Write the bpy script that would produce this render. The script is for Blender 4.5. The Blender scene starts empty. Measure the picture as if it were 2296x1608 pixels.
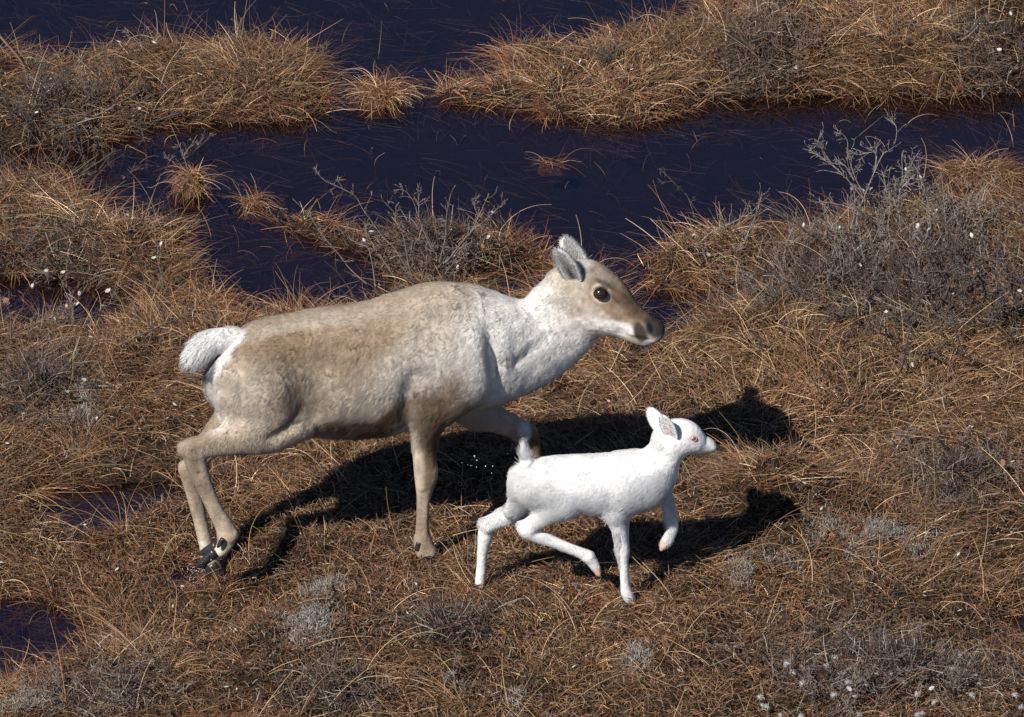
import bpy, math, random
import numpy as np
from mathutils import Vector, Matrix

random.seed(7)
RNG = np.random.default_rng(11)
S = bpy.context.scene
COL = S.collection

# ------------------------------------------------------------------ camera, sky, sun, exposure
PITCH = math.radians(30.0)
SP, CP = math.sin(PITCH), math.cos(PITCH)
DIST = 25.0
PPM = 640.0                       # picture units per metre at the aim point (picture is 2296 x 1608 units)
AIM_Z = ((1252 - 804) / PPM - 0.12 * SP) / CP
CAM = np.array([0.0, -DIST * CP, AIM_Z + DIST * SP])
cam_d = bpy.data.cameras.new('camera')
cam_d.sensor_width = 36.0
cam_d.lens = 36.0 * DIST / (2296 / PPM)
cam_d.clip_start = 1.0
cam_d.clip_end = 1000.0
cam = bpy.data.objects.new('camera', cam_d)
cam.location = CAM
cam.rotation_euler = (math.radians(90) - PITCH, 0, 0)
COL.objects.link(cam)
S.camera = cam

SUN_KX, SUN_KY = 0.61, 0.79      # the way light travels per metre of fall
sun_el = math.atan2(1.0, math.hypot(SUN_KX, SUN_KY))
w = bpy.data.worlds.new('World')
S.world = w
w.use_nodes = True
nt = w.node_tree
sky = nt.nodes.new('ShaderNodeTexSky')
sky.sky_type = 'NISHITA'
sky.sun_disc = False
sky.sun_elevation = sun_el
sky.sun_rotation = math.atan2(-SUN_KX, -SUN_KY)
sky.altitude = 300
sky.air_density = 1.0
sky.dust_density = 0.0
sky.ozone_density = 6.0
nt.nodes['Background'].inputs['Strength'].default_value = 0.055
nt.links.new(sky.outputs[0], nt.nodes['Background'].inputs['Color'])
sun_d = bpy.data.lights.new('sun', 'SUN')
sun_d.energy = 5.0
sun_d.angle = math.radians(0.5)
sun_d.color = (1.0, 0.955, 0.89)
sun = bpy.data.objects.new('sun', sun_d)
sun.rotation_euler = Vector((SUN_KX, SUN_KY, -1)).to_track_quat('-Z', 'Y').to_euler()
COL.objects.link(sun)
S.view_settings.view_transform = 'Standard'
S.view_settings.look = 'None'
S.view_settings.exposure = 0.32
S.view_settings.gamma = 1.0
S.view_settings.use_curve_mapping = False
S.cycles.max_bounces = 6
S.cycles.diffuse_bounces = 2
S.cycles.transparent_max_bounces = 8

# ------------------------------------------------------------------ survey: where a point of the photograph stands
R_ = np.array([1.0, 0, 0]); F_ = np.array([0, CP, -SP]); U_ = np.array([0, SP, CP])

def _ray(px, py):
    px = np.asarray(px, float); py = np.asarray(py, float)
    return DIST * F_ + ((px - 1148) / PPM)[..., None] * R_ + ((804 - py) / PPM)[..., None] * U_

def P(px, py, y):                 # on the upright plane at depth y
    d = _ray(px, py)
    t = (np.asarray(y, float) - CAM[1]) / d[..., 1]
    return CAM + d * t[..., None]

def G(px, py, z):                 # on the level plane at height z
    d = _ray(px, py)
    t = (np.asarray(z, float) - CAM[2]) / d[..., 2]
    return CAM + d * t[..., None]

def project(p):
    q = np.asarray(p, float) - CAM
    f = q @ F_
    return 1148 + (q @ R_) / f * DIST * PPM, 804 - (q @ U_) / f * DIST * PPM

# ------------------------------------------------------------------ noise
_T2 = {}
def vnoise2(x, y, seed=0):
    if seed not in _T2:
        _T2[seed] = np.random.default_rng(1000 + seed).random((256, 256))
    t = _T2[seed]
    xi = np.floor(x).astype(int); yi = np.floor(y).astype(int)
    fx = x - xi; fy = y - yi
    fx = fx * fx * (3 - 2 * fx); fy = fy * fy * (3 - 2 * fy)
    a = t[xi & 255, yi & 255]; b = t[(xi + 1) & 255, yi & 255]
    c = t[xi & 255, (yi + 1) & 255]; d = t[(xi + 1) & 255, (yi + 1) & 255]
    return (a * (1 - fx) + b * fx) * (1 - fy) + (c * (1 - fx) + d * fx) * fy

def fbm2(x, y, seed=0, o=3):
    r = 0; a = 0.5
    for i in range(o):
        r = r + a * (vnoise2(x * 2 ** i + 7.3 * i, y * 2 ** i + 3.1 * i, seed + i) - 0.5) * 2
        a *= 0.5
    return r

_T3 = {}
def vnoise3(p, seed=0):
    if seed not in _T3:
        _T3[seed] = np.random.default_rng(2000 + seed).random((64, 64, 64))
    t = _T3[seed]
    i = np.floor(p).astype(int); f = p - i
    f = f * f * (3 - 2 * f)
    r = 0
    for dx in (0, 1):
        for dy in (0, 1):
            for dz in (0, 1):
                wgt = (f[:, 0] if dx else 1 - f[:, 0]) * (f[:, 1] if dy else 1 - f[:, 1]) * (f[:, 2] if dz else 1 - f[:, 2])
                r = r + wgt * t[(i[:, 0] + dx) & 63, (i[:, 1] + dy) & 63, (i[:, 2] + dz) & 63]
    return r

def sstep(a, b, x):
    t = np.clip((x - a) / (b - a), 0, 1)
    return t * t * (3 - 2 * t)

# ------------------------------------------------------------------ object helpers
def tag(o, label=None, cat=None, group=None, kind=None):
    if label: o['label'] = label
    if cat: o['category'] = cat
    if group: o['group'] = group
    if kind: o['kind'] = kind
    return o

def link(o, parent=None):
    COL.objects.link(o)
    if parent is not None:
        o.parent = parent
    return o

def empty(name, loc=(0, 0, 0)):
    o = bpy.data.objects.new(name, None)
    o.empty_display_size = 0.1
    o.location = loc
    return link(o)

def mesh_np(name, verts, faces, mat=None, smooth=True, attrs=None):
    me = bpy.data.meshes.new(name)
    verts = np.asarray(verts, np.float32)
    if isinstance(faces, np.ndarray):
        n, k = faces.shape
        me.vertices.add(len(verts)); me.vertices.foreach_set('co', verts.ravel())
        me.loops.add(n * k); me.loops.foreach_set('vertex_index', faces.astype(np.int32).ravel())
        me.polygons.add(n); me.polygons.foreach_set('loop_start', np.arange(0, n * k, k, dtype=np.int32))
        me.update(calc_edges=True)
    else:
        me.from_pydata(verts.tolist(), [], faces)
    me.polygons.foreach_set('use_smooth', [smooth] * len(me.polygons))
    for k, v in (attrs or {}).items():
        v = np.asarray(v, np.float32)
        if v.ndim == 2:
            a = me.attributes.new(k, 'FLOAT_COLOR', 'POINT')
            if v.shape[1] == 3: v = np.hstack([v, np.ones((len(v), 1), np.float32)])
            a.data.foreach_set('color', v.ravel())
        else:
            me.attributes.new(k, 'FLOAT', 'POINT').data.foreach_set('value', v)
    if mat: me.materials.append(mat)
    me.update()
    return me

def obj(name, me, parent=None, origin=None):
    """link a mesh whose vertices are in world coordinates; origin moves its pivot"""
    o = bpy.data.objects.new(name, me)
    link(o, parent)
    base = np.zeros(3)
    if parent is not None:
        base = np.array(parent.location)
        q = parent.parent
        while q is not None:
            base = base + np.array(q.location); q = q.parent
    if origin is not None:
        co = np.empty(len(me.vertices) * 3, np.float32); me.vertices.foreach_get('co', co)
        co = co.reshape(-1, 3) - np.asarray(origin, np.float32)
        me.vertices.foreach_set('co', co.ravel()); me.update()
        o.location = np.asarray(origin) - base
    else:
        o.location = -base
    return o

def strands(name, pts, rad, col, mat, parent=None, nrm=None, tip=0.25, origin=None):
    """pts (n, k, 3) -> one hair-curves object"""
    n, k, _ = pts.shape
    hc = bpy.data.hair_curves.new(name)
    hc.add_curves([k] * n)
    base = np.zeros(3)
    if parent is not None: base = np.array(parent.location)
    hc.attributes['position'].data.foreach_set('vector', (pts).astype(np.float32).ravel())
    r = np.asarray(rad, np.float32).reshape(-1, 1) * np.linspace(1, tip, k, dtype=np.float32)[None, :]
    r = np.broadcast_to(r, (n, k))
    ra = hc.attributes.get('radius') or hc.attributes.new('radius', 'FLOAT', 'POINT')
    ra.data.foreach_set('value', np.ascontiguousarray(r).ravel())
    c = np.hstack([np.asarray(col, np.float32), np.ones((n, 1), np.float32)])
    hc.attributes.new('col', 'FLOAT_COLOR', 'CURVE').data.foreach_set('color', c.ravel())
    if nrm is not None:
        hc.attributes.new('nrm', 'FLOAT_VECTOR', 'CURVE').data.foreach_set('vector', np.asarray(nrm, np.float32).ravel())
    hc.materials.append(mat)
    o = bpy.data.objects.new(name, hc)
    link(o, parent)
    o.location = -base
    return o

def material(name, build):
    m = bpy.data.materials.new(name); m.use_nodes = True
    nt = m.node_tree
    b = nt.nodes['Principled BSDF']
    build(nt, b)
    return m

def attr(nt, name):
    a = nt.nodes.new('ShaderNodeAttribute'); a.attribute_name = name
    return a

def noise_node(nt, scale, detail=3, rough=0.55):
    tc = nt.nodes.new('ShaderNodeTexCoord')
    n = nt.nodes.new('ShaderNodeTexNoise')
    n.inputs['Scale'].default_value = scale; n.inputs['Detail'].default_value = detail
    n.inputs['Roughness'].default_value = rough
    nt.links.new(tc.outputs['Object'], n.inputs['Vector'])
    return n

def ramp(nt, fac, stops):
    r = nt.nodes.new('ShaderNodeValToRGB')
    e = r.color_ramp.elements
    while len(e) < len(stops): e.new(0.5)
    for k, (p, c) in enumerate(stops):
        e[k].position = p; e[k].color = (*c, 1)
    nt.links.new(fac, r.inputs[0])
    return r

def bump(nt, b, height, strength, dist):
    bm = nt.nodes.new('ShaderNodeBump')
    bm.inputs['Strength'].default_value = strength; bm.inputs['Distance'].default_value = dist
    nt.links.new(height, bm.inputs['Height']); nt.links.new(bm.outputs[0], b.inputs['Normal'])
    return bm

def mat_strand(name, rough=0.55, spec=0.25, surf=0.0, trans=0.0):
    def f(nt, b):
        a = attr(nt, 'col')
        nt.links.new(a.outputs['Color'], b.inputs['Base Color'])
        b.inputs['Roughness'].default_value = rough
        b.inputs['Specular IOR Level'].default_value = spec
        if surf:
            n = attr(nt, 'nrm')
            g = nt.nodes.new('ShaderNodeNewGeometry')
            m = nt.nodes.new('ShaderNodeMix'); m.data_type = 'VECTOR'
            m.inputs[0].default_value = surf
            nt.links.new(g.outputs['Normal'], m.inputs[4]); nt.links.new(n.outputs['Vector'], m.inputs[5])
            v = nt.nodes.new('ShaderNodeVectorMath'); v.operation = 'NORMALIZE'
            nt.links.new(m.outputs[1], v.inputs[0]); nt.links.new(v.outputs[0], b.inputs['Normal'])
        if trans:
            t = nt.nodes.new('ShaderNodeBsdfTranslucent')
            nt.links.new(a.outputs['Color'], t.inputs['Color'])
            mx = nt.nodes.new('ShaderNodeMixShader'); mx.inputs[0].default_value = trans
            nt.links.new(b.outputs[0], mx.inputs[1]); nt.links.new(t.outputs[0], mx.inputs[2])
            nt.links.new(mx.outputs[0], nt.nodes['Material Output'].inputs['Surface'])
    return material(name, f)

def flat(name, c, rough=0.6, spec=0.3):
    def f(nt, b):
        b.inputs['Base Color'].default_value = (*c, 1)
        b.inputs['Roughness'].default_value = rough
        b.inputs['Specular IOR Level'].default_value = spec
    return material(name, f)

def speckled(name, c1, c2, scale, rough=0.6, spec=0.3, bstr=0.4, bdist=0.003):
    def f(nt, b):
        n = noise_node(nt, scale)
        r = ramp(nt, n.outputs[0], [(0.3, c1), (0.7, c2)])
        nt.links.new(r.outputs[0], b.inputs['Base Color'])
        b.inputs['Roughness'].default_value = rough
        b.inputs['Specular IOR Level'].default_value = spec
        bump(nt, b, n.outputs[0], bstr, bdist)
    return material(name, f)
# ------------------------------------------------------------------ terrain
WATER_Z = -0.13
# open water, traced as it meets the banks
PONDS = [
    [(-900, 130), (-200, 120), (0, 118), (70, 112), (130, 128), (200, 122), (300, 105), (350, 85), (430, 105), (500, 95), (560, 88), (640, 100), (735, 118),
     (748, 180), (740, 240), (728, 283), (640, 282), (560, 284), (470, 284), (400, 290), (300, 308), (240, 330), (180, 350), (90, 345), (0, 345), (-200, 340), (-500, 350),
     (-500, 395), (-200, 392), (0, 395), (90, 392), (170, 405), (215, 460), (260, 500), (330, 500), (400, 500), (440, 500), (450, 530), (425, 560), (445, 600), (470, 625), (440, 655), (470, 690), (560, 706), (640, 696),
     (720, 692), (800, 692), (870, 680), (875, 610), (820, 575), (740, 562), (670, 535), (600, 508), (540, 486), (520, 468), (600, 470), (640, 482), (720, 492), (790, 510), (850, 535), (900, 525), (960, 520), (1060, 528), (1140, 538), (1210, 560),
     (1270, 598), (1330, 612), (1400, 606), (1430, 578), (1500, 552), (1570, 534), (1640, 518), (1700, 516), (1780, 524), (1860, 525), (1900, 490), (1980, 462), (2080, 455), (2180, 445), (2296, 428), (2500, 420), (2900, 430),
     (2900, 225), (2500, 225), (2296, 222), (2150, 232), (2100, 226), (1980, 222), (1900, 222), (1820, 226), (1740, 230), (1680, 226), (1600, 240), (1520, 262), (1450, 285), (1390, 292), (1330, 278), (1260, 268), (1200, 256), (1130, 250), (1090, 242), (1060, 240),
     (1000, 240), (960, 232), (965, 205), (1020, 192), (1080, 190), (1120, 190), (1122, 140), (1110, 118), (1140, 100), (1200, 95), (1290, 100), (1340, 95), (1370, 70), (1440, 62), (1490, 55), (1560, 20), (1600, -20), (1650, -120), (1900, -200), (2600, -260), (2600, -420), (-900, -420)],
    [(-200, 640), (0, 640), (60, 620), (140, 628), (190, 632), (260, 648), (300, 672), (285, 715), (220, 738), (150, 735), (60, 738), (0, 738), (-200, 738)],
    [(1440, 690), (1490, 662), (1540, 652), (1600, 648), (1640, 655), (1640, 700), (1590, 715), (1550, 738), (1490, 765), (1430, 755)],
    [(1375, 640), (1400, 600), (1425, 600), (1440, 640), (1420, 690), (1385, 690)],
    [(1060, 640), (1100, 622), (1180, 615), (1220, 625), (1210, 665), (1130, 690), (1060, 670)],
    [(-200, 1350), (0, 1352), (70, 1345), (120, 1362), (165, 1400), (160, 1450), (95, 1475), (40, 1505), (0, 1525), (-200, 1535)],
    [(100, 1118), (170, 1104), (250, 1112), (310, 1102), (390, 1104), (400, 1118), (340, 1135), (290, 1148), (230, 1180), (150, 1178), (110, 1150)],
    [(2270, 1400), (2300, 1385), (2500, 1380), (2500, 1425), (2296, 1425)],
    [(405, 1290), (450, 1268), (505, 1270), (520, 1290), (470, 1312), (420, 1312)],
]
poly_w = [np.array([G(x, y, WATER_Z)[:2] for x, y in p]) for p in PONDS]

def inside_poly(x, y, p):
    c = np.zeros(x.shape, bool)
    n = len(p)
    for i in range(n):
        x0, y0 = p[i]; x1, y1 = p[(i + 1) % n]
        if y0 == y1: continue
        k = ((y0 > y) != (y1 > y)) & (x < (x1 - x0) * (y - y0) / (y1 - y0) + x0)
        c ^= k
    return c

def shore_distance(x, y):         # >0 on land, <0 in water
    d = np.full(x.shape, 1e9); ins = np.zeros(x.shape, bool)
    for p in poly_w:
        ins |= inside_poly(x, y, p)
        for i in range(len(p)):
            a = p[i]; b = p[(i + 1) % len(p)]
            ab = b - a; L = ab @ ab + 1e-12
            t = np.clip(((x - a[0]) * ab[0] + (y - a[1]) * ab[1]) / L, 0, 1)
            d = np.minimum(d, (x - a[0] - t * ab[0]) ** 2 + (y - a[1] - t * ab[1]) ** 2)
    d = np.sqrt(d)
    return np.where(ins, -d, d)

# broad lie of the land: (picture x, picture y, height above the animals' footing, reach)
SWELLS = [(1750, 1115, 0.19, 0.20), (1850, 985, -0.10, 0.30), (1600, 830, 0.04, 0.3), (300, 1200, -0.05, 0.5), (100, 1350, -0.05, 0.4), (470, 1290, -0.13, 0.24),
          (200, 880, -0.02, 0.5), (2100, 740, 0.04, 0.4), (1680, 720, 0.05, 0.2), (1000, 1400, 0.02, 0.4), (250, 1480, 0.06, 0.25), (2000, 130, 0.05, 0.5), (1400, 190, 0.03, 0.25), (560, 200, 0.04, 0.35),
          (150, 470, 0.04, 0.3), (330, 540, 0.05, 0.2), (640, 1400, 0.04, 0.25), (2180, 1380, -0.06, 0.2), (1560, 1500, 0.03, 0.3), (1930, 1240, 0.05, 0.25)]

def swell(x, y):
    h = np.zeros(x.shape)
    for px, py, dz, r in SWELLS:
        c = G(px, py, 0.0)
        h += dz * np.exp(-((x - c[0]) ** 2 + (y - c[1]) ** 2) / (r * r))
    return h

def height(x, y):
    sd = shore_distance(x, y)
    sd = sd - 0.045 + 0.05 * fbm2(x * 4.2, y * 4.2, 5, 3)
    far = sstep(4.5, 12, np.hypot(x, y - 1))
    pl = fbm2(x * 0.45 + 3, y * 0.45, 40, 3) * 3
    sd = np.where(sd > 0, sd * (1 - far) + far * pl, sd)
    land = 0.048 * (1 - np.exp(-np.maximum(sd, 0) / 0.05)) + 0.072 * (1 - np.exp(-np.maximum(sd, 0) / 0.45))
    bottom = -0.16 * (1 - np.exp(-np.maximum(-sd, 0) / 0.11))
    on = sstep(0.0, 0.22, sd)
    lump = 0.040 * fbm2(x * 1.9, y * 1.9, 10, 2) + 0.026 * np.abs(fbm2(x * 4.5, y * 4.5, 14, 2)) + 0.028 * fbm2(x * 9, y * 9, 18, 2) + 0.006 * fbm2(x * 30, y * 30, 21, 2)
    return WATER_Z + land + bottom + on * (lump + swell(x, y) - 0.012) + (1 - on) * 0.008 * fbm2(x * 12, y * 12, 23, 2), sd

def axis(lo, hi, step, far):
    mid = np.arange(lo, hi + 1e-6, step)
    g = []; s = step; v = 0
    while v < far:
        s *= 1.35; v += s; g.append(v)
    g = np.array(g)
    return np.concatenate([lo - g[::-1], mid, hi + g])

gx = axis(-2.7, 2.7, 0.018, 160); gy = axis(-2.3, 5.3, 0.022, 160)
GX, GY = np.meshgrid(gx, gy, indexing='ij')
HZ, SD = height(GX, GY)
_ft = P(480, 1285, -.1)
HZ = np.where((SD > .03) & (np.hypot(GX - _ft[0], GY - _ft[1]) > .22), np.maximum(HZ, WATER_Z + .02 + .015 * fbm2(GX * 8, GY * 8, 27, 2)), HZ)
nx, ny = GX.shape
idx = np.arange(nx * ny).reshape(nx, ny)
fq = np.stack([idx[:-1, :-1], idx[1:, :-1], idx[1:, 1:], idx[:-1, 1:]], -1).reshape(-1, 4)

def bil(A, x, y):
    i = np.clip(np.searchsorted(gx, x) - 1, 0, nx - 2); j = np.clip(np.searchsorted(gy, y) - 1, 0, ny - 2)
    tx = np.clip((x - gx[i]) / (gx[i + 1] - gx[i]), 0, 1); ty = np.clip((y - gy[j]) / (gy[j + 1] - gy[j]), 0, 1)
    return (A[i, j] * (1 - tx) + A[i + 1, j] * tx) * (1 - ty) + (A[i, j + 1] * (1 - tx) + A[i + 1, j + 1] * tx) * ty

def ground_z(x, y): return bil(HZ, np.asarray(x, float), np.asarray(y, float))
def shore(x, y): return bil(SD, np.asarray(x, float), np.asarray(y, float))

def on_ground(px, py):
    """the spot of the ground seen at that place of the photograph"""
    z = 0.0
    for _ in range(8):
        p = G(px, py, z); z = float(ground_z(p[0], p[1]))
        z = max(z, WATER_Z)
    return np.array([p[0], p[1], z])

def peat(nt, b):
    n = noise_node(nt, 22, 6, 0.65); n2 = noise_node(nt, 2.2, 3)
    r = ramp(nt, n.outputs[0], [(0.28, (0.008, 0.0055, 0.004)), (0.5, (0.026, 0.016, 0.010)), (0.72, (0.065, 0.041, 0.025))])
    r2 = ramp(nt, n2.outputs[0], [(0.35, (0.65, 0.5, 0.42)), (0.65, (1, 1, 1))])
    m = nt.nodes.new('ShaderNodeMix'); m.data_type = 'RGBA'; m.blend_type = 'MULTIPLY'; m.inputs[0].default_value = 1
    nt.links.new(r.outputs[0], m.inputs[6]); nt.links.new(r2.outputs[0], m.inputs[7])
    wet = attr(nt, 'wet')
    m2 = nt.nodes.new('ShaderNodeMix'); m2.data_type = 'RGBA'
    nt.links.new(wet.outputs['Fac'], m2.inputs[0]); nt.links.new(m.outputs[2], m2.inputs[6])
    m2.inputs[7].default_value = (0.008, 0.005, 0.004, 1)
    nt.links.new(m2.outputs[2], b.inputs['Base Color'])
    b.inputs['Roughness'].default_value = 0.9
    b.inputs['Specular IOR Level'].default_value = 0.15
    bump(nt, b, n.outputs[0], 0.9, 0.02)
M_peat = material('peat', peat)
wet = 1 - sstep(-0.03, 0.05, SD)
ground = obj('ground', mesh_np('ground', np.stack([GX, GY, HZ], -1).reshape(-1, 3), fq, M_peat, attrs={'wet': wet.ravel()}))
tag(ground, kind='structure')

# water: a dark peaty sheet that mirrors the sky
def pond(nt, b):
    n = noise_node(nt, 9, 3); 
    gl = nt.nodes.new('ShaderNodeBsdfGlossy'); gl.inputs['Roughness'].default_value = 0.05; gl.inputs['Color'].default_value = (0.86, 0.72, 0.98, 1)
    tr = nt.nodes.new('ShaderNodeBsdfTransparent'); tr.inputs['Color'].default_value = (0.66, 0.52, 0.46, 1)
    fr = nt.nodes.new('ShaderNodeFresnel'); ge = nt.nodes.new('ShaderNodeNewGeometry'); io = nt.nodes.new('ShaderNodeMath'); io.operation = 'MULTIPLY_ADD'
    io.inputs[1].default_value = 1 / 1.75 - 1.75; io.inputs[2].default_value = 1.75
    nt.links.new(ge.outputs['Backfacing'], io.inputs[0]); nt.links.new(io.outputs[0], fr.inputs['IOR'])
    mx = nt.nodes.new('ShaderNodeMixShader')
    bm = nt.nodes.new('ShaderNodeBump'); bm.inputs['Strength'].default_value = 0.12; bm.inputs['Distance'].default_value = 0.01
    nt.links.new(n.outputs[0], bm.inputs['Height'])
    nt.links.new(bm.outputs[0], gl.inputs['Normal']); nt.links.new(bm.outputs[0], fr.inputs['Normal'])
    nt.links.new(fr.outputs[0], mx.inputs[0]); nt.links.new(tr.outputs[0], mx.inputs[1]); nt.links.new(gl.outputs[0], mx.inputs[2])
    nt.links.new(mx.outputs[0], nt.nodes['Material Output'].inputs['Surface'])
M_water = material('pond_water', pond)
wx = np.linspace(-150, 150, 31); WX, WY = np.meshgrid(wx, wx, indexing='ij')
wi = np.arange(31 * 31).reshape(31, 31)
wq = np.stack([wi[:-1, :-1], wi[1:, :-1], wi[1:, 1:], wi[:-1, 1:]], -1).reshape(-1, 4)
tag(obj('water', mesh_np('water', np.stack([WX, WY, np.full(WX.shape, WATER_Z)], -1).reshape(-1, 3), wq, M_water)), kind='structure')
# ------------------------------------------------------------------ animals: one smooth body each, grown from tapering limbs
def catmull(A, n):
    A = np.asarray(A, float); m = len(A)
    E = np.vstack([2 * A[0] - A[1], A, 2 * A[-1] - A[-2]])
    out = []
    for i in range(m - 1):
        p0, p1, p2, p3 = E[i], E[i + 1], E[i + 2], E[i + 3]
        for t in np.linspace(0, 1, n, endpoint=False):
            out.append(0.5 * ((2 * p1) + (-p0 + p2) * t + (2 * p0 - 5 * p1 + 4 * p2 - p3) * t * t + (-p0 + 3 * p1 - 3 * p2 + p3) * t ** 3))
    out.append(A[-1])
    return np.array(out)

def limb(st, n=4):
    """stations (picture x, picture y, half breadth in the picture, lateral half width in m or None, depth y)
       -> axis points, half height across the axis, half width"""
    s = np.array([(a, b, c, (c / PPM if d is None else d), e) for a, b, c, d, e in st], float)
    s = catmull(s, n)
    s[:, 2] = np.maximum(s[:, 2], 3); s[:, 3] = np.maximum(s[:, 3], 0.004)
    A = P(s[:, 0], s[:, 1], s[:, 4])
    hv = s[:, 2] / PPM; wl = s[:, 3]
    t = np.gradient(A, axis=0); t /= np.linalg.norm(t, axis=1)[:, None]
    # picture direction across the axis, and how far the lateral width reaches in it
    tx = t[:, 0]; tv = t @ U_
    L = np.hypot(tx, tv) + 1e-9
    ex, ev = -tv / L, tx / L
    lat = np.array([0, 1.0, 0]) - t * t[:, 1:2]
    lat /= np.linalg.norm(lat, axis=1)[:, None]
    nr = np.cross(t, lat)
    pl = np.abs(lat[:, 0] * ex + (lat @ U_) * ev); pn = np.abs(nr[:, 0] * ex + (nr @ U_) * ev)
    a2 = np.maximum(hv ** 2 - (wl * pl) ** 2, (0.45 * hv) ** 2)
    a = np.sqrt(a2) / np.maximum(pn, 0.5)
    return A, a, wl, t, lat, nr

def limb_field(Q, L, cut=0.09):
    A, a, wl, t, lat, nr = L
    d = np.full(len(Q), 1e3, np.float32)
    for i in range(len(A) - 1):
        B = A[i + 1]; ab = B - A[i]; l = np.linalg.norm(ab) + 1e-9; u = ab / l
        rmax = max(a[i], a[i + 1], wl[i], wl[i + 1]) + cut
        lo = np.minimum(A[i], B) - rmax; hi = np.maximum(A[i], B) + rmax
        m = np.all((Q > lo) & (Q < hi), axis=1)
        if not m.any(): continue
        q = Q[m] - A[i]
        s = np.clip(q @ u / l, 0, 1)
        ai = a[i] + s * (a[i + 1] - a[i]); wi = wl[i] + s * (wl[i + 1] - wl[i])
        r = q - s[:, None] * ab
        la = lat[i] - u * (lat[i] @ u); la /= np.linalg.norm(la); n_ = np.cross(u, la)
        dn = r @ n_; dl = r @ la; da = r @ u
        mi = np.minimum(ai, wi)
        k0 = np.sqrt((dn / ai) ** 2 + (dl / wi) ** 2 + (da / mi) ** 2)
        k1 = np.sqrt((dn / ai ** 2) ** 2 + (dl / wi ** 2) ** 2 + (da / mi ** 2) ** 2) + 1e-9
        d[m] = np.minimum(d[m], np.where(k0 < 1e-6, -mi, k0 * (k0 - 1) / k1))
    return d

def grow(limbs, carves, step, pad=0.05):
    pts = np.vstack([l[0][0] for l in limbs]); rad = max(float(l[0][1].max()) for l in limbs)
    lo = np.min([np.min(l[0][0] - np.maximum(l[0][1], l[0][2])[:, None], axis=0) for l in limbs], axis=0) - pad
    hi = np.max([np.max(l[0][0] + np.maximum(l[0][1], l[0][2])[:, None], axis=0) for l in limbs], axis=0) + pad
    n = np.ceil((hi - lo) / step).astype(int) + 1
    ax = [lo[k] + step * np.arange(n[k]) for k in range(3)]
    F = np.full(n, 0.5, np.float32)
    def region(L, grow_by):
        A, a, wl = L[:3]; r = np.maximum(a, wl)[:, None] + grow_by
        l = np.min(A - r, axis=0); h = np.max(A + r, axis=0)
        i0 = np.clip(np.floor((l - lo) / step).astype(int), 0, n - 1); i1 = np.clip(np.ceil((h - lo) / step).astype(int) + 1, 1, n)
        return tuple(slice(i0[k], i1[k]) for k in range(3))
    for L, k in limbs:
        sl = region(L, 0.09)
        g = np.stack(np.meshgrid(ax[0][sl[0]], ax[1][sl[1]], ax[2][sl[2]], indexing='ij'), -1)
        d = limb_field(g.reshape(-1, 3), L).reshape(g.shape[:3])
        f = F[sl]
        h = np.maximum(k - np.abs(f - d), 0) / k
        F[sl] = np.minimum(f, d) - h * h * k * 0.25
    for L, k in carves:
        sl = region(L, 0.05)
        g = np.stack(np.meshgrid(ax[0][sl[0]], ax[1][sl[1]], ax[2][sl[2]], indexing='ij'), -1)
        d = -limb_field(g.reshape(-1, 3), L).reshape(g.shape[:3])
        f = F[sl]
        h = np.maximum(k - np.abs(f - d), 0) / k
        F[sl] = np.maximum(f, d) + h * h * k * 0.25
    return surface(F, lo, step)

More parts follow.
